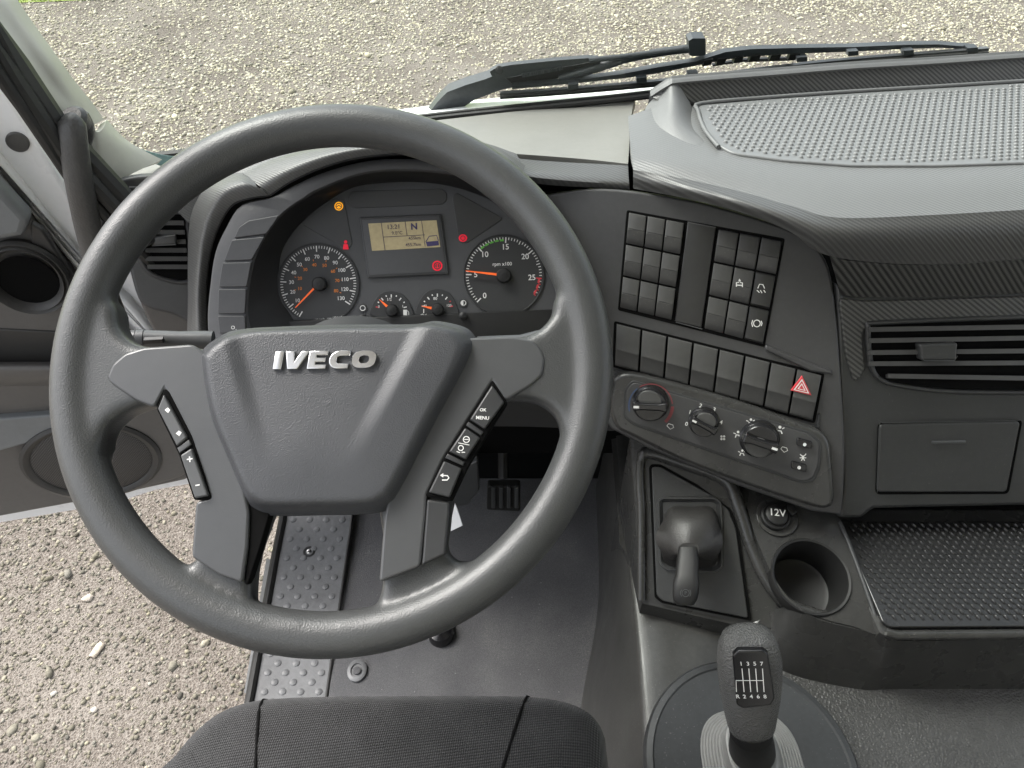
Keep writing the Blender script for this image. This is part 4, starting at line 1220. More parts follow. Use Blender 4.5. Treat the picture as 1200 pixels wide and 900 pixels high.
for x, y in ((785.5, 500), (919, 527)):
    pr.stroke([(x - 4, y - 1), (x - 2, y - 3.5), (x + 3, y - 2), (x + 4, y + 1), (x, y + 3), (x - 4, y - 1)], CP, .9, .0027)
for k in range(3):
    an = math.radians(k * 60)
    pr.stroke([(941 - 3.8 * math.cos(an), 536.5 - 3.8 * math.sin(an)), (941 + 3.8 * math.cos(an), 536.5 + 3.8 * math.sin(an))], CP, 1.1, .0027)
pr.arc(CP, 941, 531, 3.4, 200, 350, 1.1, .0027)
for k in range(4):
    an = math.radians(45 + k * 90)
    pr.disc(CP, 847 + 2.2 * math.cos(an), 513 + 2.2 * math.sin(an), 1.4, .0027, 8)
pr.build('symbols', M['print'], clm, 0)
MB().arc(CP, 762.5, 475.5, 25.5, 120, 5, 1.2, .0027).build('dial_arc', M['red_dim'], clm, 0)
MB().arc(CP, 762.5, 475.5, 25.5, -2, -48, 3.6, .0027).build('dial_arc', M['red_dim'], clm, 0)
MB().arc(CP, 762.5, 475.5, 25.5, 195, 128, 1.2, .0027).build('dial_arc', M['print_blue'], clm, 0)
for x, y in ((943, 520.5), (936.5, 547.5)):
    o = MB().slab([(x - 9, y - 7), (x + 9, y - 2.5), (x + 8.5, y + 6), (x - 9.5, y + 1.5)], CP, top=.0058, thick=.005, bevel=.001, r=.002).build('push_button', M['gloss'], clm)
    MB().disc(CP, x, y + .5, 2.1, .0062, 12).build('indicator', M['print'], o, 0)
# ============================================================ engine cover (tunnel) right of the driver
ec = thing('engine_cover', 'grey moulded engine cover between the footwell and the console', 'engine cover', (.5, .3, ZF))
ys = (-.5, .2, .377, .52, .70, .95)
fx = (.03, .06, .085, .112, .154, .168)
sx = (.15, .155, .165, .172, .178, .185)
rows_ = []
for f, (dx, dr) in enumerate(((0, 1.247), (.25, 1.20), (.62, 1.07), (.92, 1.0), (1.25, .982), (None, .980))):
    rows_.append([Vector((a + (b - a) * dx if dx is not None else .305, y, EYE.z - dr)) for y, a, b in zip(ys, fx, sx)])
MB().loft(rows_, 4, 5, .01).build('side_wall', M['tunnel'], ec, 60)
MB().box((.235, -.5, EYE.z - 1.06), (1.6, .70, EYE.z - .981)).build('top', M['engine'], ec)
MB().box((1.602, -.5, ZF + .002), (1.62, .7, EYE.z - .99)).build('far_wall', M['tunnel'], ec)
bare = PZ(1093, 811, .981)

# gear lever
GB = Pl((.29, .33, EYE.z - .9795), (1, 0, 0), (0, 0, 1))
gl = thing('gear_lever', 'upright gear lever with grained knob and eight speed shift pattern', 'gear lever', GB.at(882, 900))
MB().lathe(GB, 882, 898, [(.128, -.004), (.128, .006), (.125, .0105), (.118, .012), (.116, .010), (.02, .010)], 64, (1, 1.04)).build('base_plate', M['base_plate'], gl, 40)
bo = MB()
c0 = Vector(GB.uv(884, 905)); c1 = Vector(GB.uv(881, 877, .07))
prof = []
for k in range(7):
    r = .066 - k * .0042
    h = .010 + k * .0052
    prof += [(r, h), (r - .0004, h + .0030), (r - .0022, h + .0044), (r - .0038, h + .0040)]
prof += [(.0345, .050), (.0325, .062), (.0305, .068), (.028, .069)]
rs = []
for r, h in prof:
    f = min(1, h / .07); c = c0 * (1 - f) + c1 * f
    ring = []
    for k in range(48):
        t = 2 * math.pi * k / 48
        e = .72
        x = math.copysign(abs(math.cos(t)) ** e, math.cos(t)); y = math.copysign(abs(math.sin(t)) ** e, math.sin(t))
        ring.append(GB.w(c.x + r * x * .92, c.y + r * y * 1.05, h))
    rs.append(ring)
bo.rings(rs).build('boot', M['boot'], gl, 50)
MB().tube([min(r, key=lambda q: q.y + abs(q.x - sum(p.x for p in r) / len(r))) + Vector((0, -.0006, .0)) for r in rs[-4:]], .0012, 6).build('boot_seam', M['trim'], gl, 60)
kb, kt = P(880, 852, .815), P(876, 738, .772)
ax = (kt - kb).normalized()
ex = Vector((1, 0, 0)); ex = (ex - ax * ex.dot(ax)).normalized(); ey = ax.cross(ex)
MB().tube([PZ(882, 900, .975), PZ(881, 882, .925), PZ(881, 872, .885), kb - ax * .004, kb + ax * .01], [.0275, .0265, .0245, .0228, .0225], 24).build('shaft', M['black'], gl, 60)
Lk = (kt - kb).length
rs = []
for f, rx, ry, dy in ((0, .0225, .0215, 0), (.04, .0245, .0235, 0), (.15, .0265, .025, 0), (.32, .0295, .0265, -.001), (.52, .0315, .0275, -.002), (.72, .0318, .0275, -.002), (.86, .0295, .025, -.001), (.94, .025, .021, 0), (.985, .017, .014, 0), (1.0, .008, .007, 0)):
    rs.append([kb + ax * (Lk * f) + ex * (rx * math.copysign(abs(math.cos(t)) ** .85, math.cos(t))) + ey * (ry * math.copysign(abs(math.sin(t)) ** .85, math.sin(t)) + dy) for t in [2 * math.pi * k / 36 for k in range(36)]])
kn = MB().rings(rs).build('knob', M['knob'], gl, 70)
mid = kb + ax * Lk * .5
nk = (EYE - mid); nk = (nk - ax * nk.dot(ax)).normalized()
KN = Pl(mid + nk * .0300, ex, nk + ax * .06)
slab('shift_pattern', [(858, 769), (864, 763), (894, 763), (900, 768), (908, 819), (903, 827), (870, 830.5), (863, 826)], KN, M['gloss'], kn, top=.003, thick=.007, bevel=.0015, r=.002)
pr = MB()
for i, s_ in enumerate('1357'): pr.text(s_, KN, 868.5 + i * 8.0, 778, 5.0, .0034, (1, -.01), .015)
for i, s_ in enumerate('R2468'): pr.text(s_, KN, 864.5 + i * 8.0, 816.5, 5.0, .0034, (1, -.01), .015)
for i in range(4): pr.stroke([(869.5 + i * 8.0, 783.5), (872 + i * 7.8, 811)], KN, 1.0, .0034)
pr.stroke([(863, 811), (862.5, 797.5), (894, 797.5)], KN, 1.0, .0034)
pr.build('shift_print', M['print'], kn, 0)

# ============================================================ centre console
con = thing('centre_console', 'dark sloping console with cup holder between gear lever and dashboard', 'console', PZ(850, 720, .97))
CO = Pl.three(P(762, 545, 1.075), P(860, 575, 1.045), P(873, 726, 1.02))
body = [CO.at(x, y) for x, y in crv([(738, 512), (790, 530), (842, 549), (866, 568), (877, 602), (892, 645), (912, 684), (932, 705)], 3)] + [CO.at(x, y) for x, y in ((940, 735), (880, 737), (815, 722), (752, 707))]
MB().prism(body, EYE.z - 1.24, .006).build('body', M['console'], con, 40)
# padded frame round the lever plate
MB().tube(crv([CO.at(x, y, .004) for x, y in ((752, 703), (752, 650), (752, 600), (750, 560), (753, 534), (768, 532), (800, 543), (838, 556), (856, 569), (866, 596), (880, 640), (900, 682), (924, 708), (960, 722), (1000, 732), (1033, 741))], 5), [.006] * 20 + [.009] * 80, 12).build('frame', M['console'], con, 60)
slab('plate_gap', [(760.5, 548), (763, 544), (774, 544), (842, 581), (857, 597), (866, 620), (881, 728), (776, 707), (767, 700)], CO, M['gap'], con, top=.0018, thick=.004, bevel=0, r=.003)
slab('lever_plate', [(763.5, 549), (766, 547), (774, 547), (839, 583), (854, 598), (862.5, 620), (877, 724.5), (777, 704.5), (769.5, 698)], CO, M['panel'], con, top=.004, thick=.005, bevel=.0012, r=.004)
CU = Pl.three(P(885, 580, 1.05), P(985, 612, 1.03), P(1032, 740, .955))
MB().lathe(CU, 951, 675, [(CU.m(951, 675, 47), -.012), (CU.m(951, 675, 47), .0), (CU.m(951, 675, 45.5), .003), (CU.m(951, 675, 43), .002), (CU.m(951, 675, 41), -.005), (CU.m(951, 675, 38), -.055), (CU.m(951, 675, 34), -.058), (.002, -.058)], 48, caps=(False, True)).build('cup_holder', M['black'], con, 40)
# cup panel: outline with the round opening cut out
oute = crv([(868, 562), (930, 574), (982, 606), (994, 636), (1012, 685), (1032, 741), (1000, 734), (962, 724), (930, 706), (908, 678), (890, 640), (876, 598)], 6, True)
no = len(oute)
cu0 = Vector(CU.uv(951, 675)); rr = CU.m(951, 675, 45)
ou = [Vector(CU.uv(x, y)) for x, y in oute]
hole = []
for p in ou:
    d = (p - cu0).normalized(); hole.append(cu0 + d * rr)
MB().rings([[CU.w(*p, -.02) for p in ou], [CU.w(*p, 0) for p in ou], [CU.w(*h, 0) for h in hole], [CU.w(*h, -.012) for h in hole]], False, False).build('cup_panel', M['console'], con, 40)
MB().tube(crv([CU.at(x, y, .001) for x, y in ((984, 612), (996, 640), (1013, 686), (1032, 740))], 4), .003, 8).build('cup_panel_edge', M['trim_dark'], con, 60)
# outer wall below cup panel and shelf
wt = [CO.at(880, 737), CO.at(905, 716), CU.at(930, 712), CU.at(965, 728), CU.at(1033, 744), PZ(1046, 751, .889), PZ(1150, 750, .889), PZ(1280, 749, .889), PZ(1500, 744, .889)]
wb = [PZ(872, 750, .982), PZ(892, 770, .982), PZ(920, 788, .982), PZ(960, 800, .982), PZ(1012, 809, .982), PZ(1046, 808, .982), PZ(1150, 808, .982), PZ(1280, 807, .982), PZ(1500, 800, .982)]
MB().loft([wt, [a * .5 + b * .5 for a, b in zip(wt, wb)], wb], 4, 3, .006).build('outer_wall', M['console'], con, 60)

so = thing('power_socket', 'round black power socket with white voltage mark above the cup holder', 'power socket', CU.at(911, 604))
CS = CU.off(.002)
m = CS.m(911, 604, 1)
MB().lathe(CS, 911, 605, [(m * 24, -.003), (m * 24, .0008), (m * 22.5, .0015), (m * 19, .001)], 36).build('collar', M['console'], so, 40)
cap = MB().lathe(CS, 911, 602, [(m * 17, 0), (m * 16.5, .007), (m * 15, .0085), (m * 13, .008), (m * 12.5, .012), (m * 11, .0135), (.001, .0138)], 36).build('cap', M['black'], so, 40)
MB().slab([(924, 585), (932, 590), (935, 600), (928, 604), (922, 596)], CS, top=.008, thick=.008, bevel=.002, r=.003).build('cap_tab', M['black'], so)
MB().text('12V', CS, 911, 601, 8.4, .0142, (1, .12), .012).build('mark', M['print'], cap, 0)

# ============================================================ hand brake lever
hb = thing('hand_brake_lever', 'short black hand brake lever with creased leather boot', 'hand brake', CO.at(806, 650, .004))
def rrect(cx, cy, hw, hh, r=5):
    return [(cx - hw, cy - hh), (cx + hw, cy - hh), (cx + hw, cy + hh), (cx - hw, cy + hh)]
fo = [CO.uv(x, y, .004) for x, y in ((770, 586), (776, 582), (838, 582), (846, 588), (847.5, 612), (848, 665), (838, 672), (780, 668), (772, 660), (771, 620))]
if area2(fo) < 0: fo = fo[::-1]
fo = rounded(fo, .006)
fi = inset(fo, .006); f2 = inset(fo, .0075)
MB().rings([[CO.w(u, v, .003) for u, v in fo], [CO.w(u, v, .009) for u, v in inset(fo, .001)], [CO.w(u, v, .009) for u, v in inset(fo, .003)], [CO.w(u, v, .004) for u, v in f2]], False, False).build('collar', M['panel'], hb, 40)
def ring(pts, h):
    q = crv([CO.at(x, y, k) for (x, y), k in zip(pts, h)], 4, True)
    return q
bt_ = MB()
bt_.rings([
    ring([(783, 596), (808, 594), (836, 596), (842, 630), (838, 662), (806, 668), (779, 660), (775, 628)], [.004] * 8),
    ring([(784, 598), (808, 596), (835, 598), (842, 630), (838, 654), (806, 656), (780, 652), (773, 628)], [.018, .018, .018, .02, .018, .016, .018, .02]),
    ring([(783, 606), (808, 602), (836, 606), (847, 636), (834, 656), (806, 648), (786, 656), (767.5, 631)], [.035, .04, .035, .036, .034, .044, .034, .036]),
    ring([(790, 620), (808, 615), (828, 620), (832, 640), (822, 652), (806, 646), (791, 651), (784, 636)], [.052, .056, .052, .05, .05, .058, .05, .05]),
    ring([(797, 638), (807, 636), (817, 638), (819, 645), (817, 651), (806, 648), (796, 651), (794, 645)], [.060, .062, .060, .06, .06, .062, .06, .06]),
]).build('boot', M['leather'], hb, 50)
lv = MB()
ctr = [(806, 640, 11, .052), (806, 655, 13, .062), (805, 672, 13.5, .070), (804, 682, 15.5, .075), (803.5, 695, 15.5, .076), (803, 703, 14, .075), (803, 708, 10, .073)]
rs = []
for x, y, hw, h in ctr:
    rs.append([CO.at(x + hw * math.copysign(abs(math.cos(t)) ** .6, math.cos(t)), y, h) + CO.n * (.012 * math.copysign(abs(math.sin(t)) ** .6, math.sin(t))) for t in [2 * math.pi * k / 24 for k in range(24)]])
lo_ = lv.rings(rs).build('lever', M['black'], hb, 50)
HB = Pl(CO.at(803.5, 694, .0886), CO.e1, CO.n)
MB().arc(HB, 803.5, 695, 4.2, 0, 360, .8, .0).arc(HB, 803.5, 695, 6, 140, 220, .8, 0).arc(HB, 803.5, 695, 6, -40, 40, .8, 0).text('P', HB, 803.5, 695, 4, 0, bold=.01).build('brake_mark', M['trim'], lo_, 0)

# ============================================================ pedals
pd = thing('accelerator_pedal', 'ridged black rubber pedal deep in the dark footwell', 'pedal', PZ(590, 600, 1.24))
PD = Pl.three(PZ(575, 600, 1.20), PZ(612, 600, 1.20), PZ(590, 560, 1.10))
slab('pad', [(571, 570), (610, 570), (610, 600), (570, 598)], PD, M['rubber'], pd, top=0, thick=.015, bevel=.003, r=.006)
for x in (576, 585, 594, 603):
    slab('rib', [(x, 572), (x + 5, 572), (x + 5, 596), (x, 596)], PD, M['wheel'], pd, top=.005, thick=.006, bevel=.002, r=.002)
MB().tube([PD.at(590, 560), PD.at(590, 560) + Vector((0, .10, .12)), PD.at(590, 560) + Vector((0, .14, .34))], .010, 8).build('arm', M['black'], pd)
bpd = thing('brake_pedal', 'dark grey brake pedal behind the steering wheel spoke', 'pedal', PZ(545, 590, 1.20))
PB = Pl.three(PZ(520, 600, 1.16), PZ(570, 600, 1.16), PZ(545, 550, 1.02))
slab('pad', [(520, 560), (560, 540), (562, 575), (548, 592), (522, 596)], PB, M['wheel'], bpd, top=0, thick=.012, bevel=.003, r=.008)
MB().tube([PB.at(545, 555, -.01), PB.at(545, 555) + Vector((0, .1, .14)), PB.at(545, 555) + Vector((0, .13, .4))], .010, 8).build('arm', M['black'], bpd)
tg = Pl.three(P(532, 600, 1.20), P(542, 620, 1.20), P(528, 622, 1.21))
tag(slab('white_piece', [(533, 590), (536, 597), (542, 616), (527, 623), (530, 604)], tg, M['white'], None, thick=.0015, bevel=.0003), 'small white flat piece in the dark footwell beside the pedal', 'tag')  # thin white five-cornered slab beside the pedals
ft = thing('floor_stop', 'small round black stop with shiny rim on the floor mat', 'stop', FL.at(516, 742, .009))
MB().lathe(FL, 516, 738, [(.022, .009), (.022, .020), (.019, .026), (.008, .030)], 24).build('cap', M['gloss'], ft)
MB().lathe(FL, 516, 738, [(.025, .0088), (.025, .013), (.0222, .0145)], 24).build('rim', M['chrome'], ft)

# ============================================================ driver seat
seat = thing('driver_seat', 'black woven fabric driver seat cushion in front of the wheel', 'seat', (-.12, .05, ZF + .02))
zt = EYE.z - .78
plan = [tuple(PZ(x, y, .82)[:2]) for x, y in ((188, 915), (203, 885), (232, 852), (265, 829), (310, 816), (380, 812), (460, 811), (560, 811), (620, 812), (662, 818), (694, 832), (711, 858), (718, 905))]
plan = plan + [(plan[-1][0] + .012, .05), (plan[-1][0] + .014, -.36), (plan[0][0] - .03, -.36), (plan[0][0] - .025, .05)]
plan = crv(plan, 4, True)
if area2(plan) < 0: plan = plan[::-1]
rs = []
for d, z in ((.012, -.20), (.002, -.13), (.0, -.075), (.003, -.045), (.012, -.022), (.024, -.010), (.034, -.006)):
    rs.append([Vector((u, v, zt + z)) for u, v in inset(plan, d)])
ccen = Vector((sum(u for u, v in plan) / len(plan), .05)); last = list(rs[-1])
for k, z in ((.88, .001), (.7, .004), (.4, .006)):
    rs.append([Vector((ccen.x + (p.x - ccen.x) * k, ccen.y + (p.y - ccen.y) * k, zt + z)) for p in last])
MB().rings(rs).build('cushion', M['fabric'], seat, 60)
from mathutils.bvhtree import BVHTree
cz = MB().rings(rs)
tree = BVHTree.FromPolygons([tuple(q) for q in cz.v], cz.f)
for a, b in (((311, 815), (300, 905)), ((620.5, 812), (588, 905))):
    p0, p1 = PZ(*a, .815), PZ(*b, .78)
    d = (p1 - p0); d.z = 0
    line = [p0 + d * .0, p0 + d * .02, p0 + d * .05, p0 + d * .1] + [p0 + d * k for k in (.2, .35, .6, 1, 1.6, 2.6, 4)]
    pts = []
    for q in line:
        h = tree.ray_cast(Vector((q.x, q.y, 3)), Vector((0, 0, -1)))
        if h[0] is not None and h[0].z > zt - .16: pts.append(h[0] + Vector((0, 0, .0003)))
    y0 = pts[0]
    pts = [y0 + Vector((0, .002, -.03)), y0 + Vector((0, .001, -.015))] + pts
    MB().tube(pts, .0017, 6).build('seam', M['gap'], seat, 60)
MB().box((-.30, -.34, zt - .30), (.06, .24, zt - .2005)).build('seat_base', M['black'], seat)
MB().box((-.24, -.30, ZF + .009), (.0, .18, zt - .301)).build('suspension', M['black'], seat)

# ============================================================ windscreen wiper
wi = thing('windscreen_wiper', 'black windscreen wiper parked across the bottom of the glass', 'wiper', PG(520, 130, .05))
def strip(name, top, bot, off, th, mat, par):
    A = [PG(x, y, off) for x, y in top]; B = [PG(x, y, off) for x, y in bot]
    back = Vector((0, th, 0))
    rs = [[a, b, b + back, a + back] for a, b in zip(A, B)]
    return MB().rings(rs).build(name, mat, par, 30)
strip('pivot_arm', [(500, 136), (512, 120), (524, 108), (545, 100), (568, 93), (586, 86)], [(540, 137), (544, 125), (556, 117), (572, 111), (588, 105), (604, 102)], .035, .03, M['wiper'], wi)
strip('arm_channel', [(574, 84), (582, 79), (600, 76), (650, 71), (690, 68), (702, 69)], [(577, 91), (584, 92), (600, 90), (650, 80), (690, 73), (703, 72)], .030, .012, M['wiper'], wi)
strip('arm_side', [(578, 92), (600, 90.5), (650, 80.5), (690, 73.5), (703, 72)], [(590, 101), (610, 100), (650, 94), (685, 84), (700, 76)], .036, .012, M['black'], wi)
m = MB()
for k in range(26):
    x = 612 + k * 1.85; y = 88.5 - k * .36
    m.tube([PG(x, y - 2, .028), PG(x + .6, y + 2.2, .028)], .0012, 6)
m.build('spring', M['wiper'], wi, 60)
MB().lathe(Pl(PG(585, 82, .028), (1, 0, 0), (0, -1, .3)), 0, 0, [(.006, -.004), (.006, .003), (.003, .004)], 16, c=(0, 0)).build('pivot_pin', M['black'], wi)
MB().tube(crv([PG(x, y, .034) for x, y in ((655, 92), (690, 82), (730, 70), (770, 62), (800, 58), (818, 56.5))], 4), [.007] * 8 + [.006] * 30, 10).build('rod', M['wiper'], wi, 60)
MB().tube(crv([PG(x, y, .03) for x, y in ((690, 70.5), (730, 66.5), (770, 61.5), (800, 57.5))], 4), .0045, 8).build('rod', M['wiper'], wi, 60)
strip('nozzle_block', [(807, 48), (812, 45), (826, 45), (827, 47)], [(808, 65), (813, 66), (826, 65), (827, 63)], .026, .025, M['wiper'], wi)
bl_ = strip('blade_frame', [(600, 101), (640, 98), (690, 92), (730, 86.5), (770, 79), (815, 72), (850, 61), (880, 57.5), (940, 56), (1000, 55), (1060, 52.5), (1100, 52), (1140, 55)], [(600, 104.5), (640, 101), (690, 96), (730, 92), (770, 86), (815, 77), (850, 70), (880, 66), (940, 62.5), (1000, 60.5), (1060, 57.5), (1100, 56), (1140, 58)], .022, .014, M['wiper'], wi)
for x0, x1, y0, y1 in ((826, 836, 71, 69), (842, 852, 69.5, 68), (862, 872, 67.5, 66), (880, 892, 66, 64.5), (904, 916, 65, 63.5), (926, 938, 64, 63)):
    strip('frame_rib', [(x0, y0), (x1, y1)], [(x0 - 3, y0 + 7), (x1 - 3, y1 + 7)], .018, .010, M['black'], bl_)
strip('blade_spine', [(586, 109.5), (640, 106), (700, 101.5), (760, 96), (820, 90.5), (900, 80), (960, 73), (1020, 67.5), (1080, 63), (1159, 56.5)], [(586, 112.5), (640, 109), (700, 104.5), (760, 99), (820, 93.5), (900, 83), (960, 76), (1020, 70), (1080, 65.5), (1159, 60)], .014, .008, M['trim'], wi)
strip('blade', [(586, 113.5), (640, 110), (700, 105.5), (760, 100), (820, 94.5), (900, 84), (960, 77), (1020, 71), (1080, 66.5), (1159, 61)], [(586, 116.5), (640, 113), (700, 108.2), (760, 102.8), (820, 97), (900, 86.2), (960, 79), (1020, 73), (1080, 68.4), (1159, 63)], .008, .010, M['rubber'], wi)
for x, y in ((672, 101), (752, 93), (812, 88), (940, 69), (1000, 62), (1065, 61), (1140, 58)):
    strip('clip', [(x - 6, y - 1.5), (x + 6, y - 2.5)], [(x - 6, y + 4), (x + 6, y + 3)], .010, .014, M['wiper'], wi)
strip('hose', [(835, 76), (870, 70), (930, 67.5)], [(835, 78), (870, 73), (930, 71)], .028, .006, M['black'], wi)

# ============================================================ crumbs of grit trodden in from the yard
gr = MB()
bv, bt = ico()
spots = [(700, 592), (701, 628), (705, 652), (703, 713), (702, 738), (683, 782), (655, 811), (634, 683), (632, 708), (655, 745), (600, 700), (484, 788), (433, 646), (610, 790)] + [(random.uniform(420, 700), random.uniform(600, 812)) for _ in range(20)]
for x, y in spots:
    p = PZ(x, y, FLOOR - .009)
    k = random.uniform(.0006, .0012)
    gr.add([p + Vector((q[0] * k * random.uniform(.8, 1.6), q[1] * k, q[2] * k * .7 + k * .4)) for q in bv], [tuple(int(i) for i in f) for f in bt])
tag(gr.build('grit', M['boot'], None, 60), 'pale crumbs of grit scattered over the floor mat', 'grit', kind='stuff')
# ============================================================ steering wheel
WT = math.radians(36)
WC = EYE + Vector((-.14739, .45815, -.43822))
W = Pl(WC, (1, 0, 0), (0, -math.sin(WT), math.cos(WT)))
wh = thing('steering_wheel', 'large dark grey four spoke steering wheel with grained airbag pad', 'steering wheel', WC - W.n * .06)

def remesh(mb, name, mat, parent, vox, it, fac=.5):
    o = mb.build(name, mat, None, 0)
    md = o.modifiers.new('r', 'REMESH'); md.mode = 'VOXEL'; md.voxel_size = vox
    ms = o.modifiers.new('s', 'SMOOTH'); ms.factor = fac; ms.iterations = it
    dg = bpy.context.evaluated_depsgraph_get()
    me = bpy.data.meshes.new_from_object(o.evaluated_get(dg))
    loc = o.location.copy()
    old = o.data
    WORLD.pop(o.name, None)
    bpy.data.objects.remove(o); bpy.data.meshes.remove(old)
    me.materials.clear()
    me.name = name
    return link(name, me, mat, parent, loc, 180)

rm = MB()
tor = []
for i in range(144):
    t = 2 * math.pi * i / 144
    tor.append([W.w((.213 + .0183 * math.cos(p)) * math.cos(t), (.213 + .0183 * math.cos(p)) * math.sin(t), .0183 * math.sin(p)) for p in [2 * math.pi * k / 28 for k in range(28)]])
tor.append(tor[0])
rm.rings(tor, False, False)
HS = .006
rm.slab(crv([(84, 330), (128, 352), (134, 378), (148, 397), (175, 405), (240, 407), (262, 440), (250, 470), (200, 466), (168, 474), (140, 485), (120, 506), (110, 540), (80, 520), (74, 420)], 3, True), W, top=HS + .006, thick=.030, bevel=.008)
rm.slab(crv([(695, 320), (652, 345), (648, 365), (632, 384), (605, 394), (545, 394), (520, 430), (540, 468), (580, 466), (612, 466), (636, 472), (655, 490), (662, 520), (690, 500), (702, 410)], 3, True), W, top=HS + .006, thick=.030, bevel=.008)
rm.slab(crv([(200, 455), (226, 520), (243, 585), (234, 640), (220, 662), (196, 672), (190, 700), (240, 735), (282, 735), (292, 712), (294, 690), (300, 650), (318, 600), (330, 560), (300, 470)], 3, True), W, top=HS, thick=.024, bevel=.006)
rm.slab(crv([(585, 470), (556, 520), (532, 580), (527, 620), (524, 645), (536, 660), (556, 662), (545, 705), (500, 738), (440, 738), (440, 712), (446, 690), (448, 640), (442, 595), (440, 560), (490, 470)], 3, True), W, top=HS, thick=.024, bevel=.006)
rm.slab(crv([(250, 400), (390, 392), (540, 400), (520, 480), (460, 580), (390, 596), (310, 590), (265, 500)], 4, True), W, top=-.006, thick=.05, bevel=.008)
remesh(rm, 'rim', M['wheel'], wh, .0023, 22)

# spoke trims
lt = [(125, 442), (131, 427), (146, 414), (168, 407), (225, 403), (262, 430), (284, 560), (292, 600), (290, 640), (284, 684), (256, 674), (224, 653), (229, 588), (246, 583), (240, 560), (222, 510), (193, 455), (181, 478), (160, 470), (140, 457), (129, 449)]
slab('spoke_trim', lt, W, M['trim'], wh, top=.0135, thick=.012, bevel=.0022, r=.004)
rt = [(540, 396), (600, 394), (622, 398), (634, 408), (639, 421), (636, 440), (622, 452), (592, 470), (577, 447), (548, 493), (520, 537), (500, 580), (499, 600), (493, 664), (444, 683), (450, 606), (460, 560), (500, 480)]
slab('spoke_trim', rt, W, M['trim'], wh, top=.0135, thick=.012, bevel=.0022, r=.004)
slab('lower_trim', [(500, 585), (527, 588), (527, 600), (522, 650), (494, 663)], W, M['trim_dark'], wh, top=.013, thick=.012, bevel=.002, r=.002)
slab('lower_trim', [(282, 540), (300, 560), (316, 602), (305, 640), (290, 686), (286, 684), (292, 640), (292, 600)], W, M['gap'], wh, top=.0105, thick=.012, bevel=.001, r=.002)
slab('button_well', [(193, 455), (198, 459), (225, 512), (248, 583), (244, 586.5), (227, 586), (209, 532), (183, 479)], W, M['gap'], wh, top=.0141, thick=.012, bevel=.001, r=.002)
slab('button_well', [(577, 445), (595, 472), (569, 512), (548, 548), (529, 588), (498, 581), (520, 536), (545, 494)], W, M['gap'], wh, top=.0141, thick=.012, bevel=.001, r=.002)
def wbutton(p, mat, lab=None):
    o = slab('button', p, W, mat, wh, top=.0175, thick=.006, bevel=.0014, r=.0015)
    if lab: o["label"] = lab
    return o
WB = W.off(.0178)
def marks(par, fn):
    m = MB(); fn(m); m.build('button_mark', M['print'], par, 0)
b = wbutton([(191.5, 462), (219, 513), (207, 523), (184.5, 479)], M['button_grey'])
marks(b, lambda m: m.poly([(193, 480.5), (196.5, 477.5), (199.5, 480.5), (197, 484)], WB, 0).poly([(206, 508), (209.5, 504.5), (213, 507), (210, 511)], WB, 0))
slab('button_divider', [(221, 515), (224, 521), (210, 531), (207.5, 525)], W, M['button_grey'], wh, top=.016, thick=.005, bevel=.0008)
b = wbutton([(224, 525), (244, 581), (228, 584), (211, 533.5)], M['button_grey'])
marks(b, lambda m: m.stroke([(219, 538.5), (225.5, 537.5)], WB, 1.4, 0).stroke([(222, 535), (222.6, 541.5)], WB, 1.4, 0).stroke([(229, 569), (234, 568)], WB, 1.4, 0))
b = wbutton([(576.5, 451), (591, 471.5), (568, 503), (550.5, 491.5)], M['button'], 'black confirm and menu button')
marks(b, lambda m: m.text('OK', WB, 566, 480.5, 3.6, 0, (1, .05), .02).text('MENU', WB, 565.5, 489.8, 3.9, 0, (1, .05), .02))
slab('button_divider', [(549, 494), (566.5, 506), (563.5, 510.5), (546, 498.5)], W, M['button'], wh, top=.016, thick=.005, bevel=.0008)
b = wbutton([(545, 501), (562.5, 513), (546, 538.5), (526, 529)], M['button'], 'black cruise control button')
def cruise(m):
    m.arc(WB, 546.5, 515, 3.6, 0, 360, 1.0, 0, 16).stroke([(544, 515), (549, 515)], WB, .9, 0)
    m.stroke([(537, 519), (550, 521.5)], WB, .8, 0)
    m.arc(WB, 540, 525, 3.0, 0, 360, 1.0, 0, 14).stroke([(535, 529), (539, 530.5)], WB, 1, 0).stroke([(541, 530), (545, 530)], WB, 1, 0)
marks(b, cruise)
slab('button_divider', [(524.5, 531.5), (544.5, 541.5), (542.5, 546), (521.5, 536.5)], W, M['button'], wh, top=.016, thick=.005, bevel=.0008)
b = wbutton([(520, 540), (541, 549), (527, 583), (502, 577)], M['button'], 'black back arrow button')
marks(b, lambda m: m.stroke([(518, 562.5), (524, 562.5), (526, 560), (524.5, 557.5), (518, 557)], WB, 1.3, 0).poly([(519.5, 554.5), (519.5, 559.5), (515.5, 557)], WB, 0))

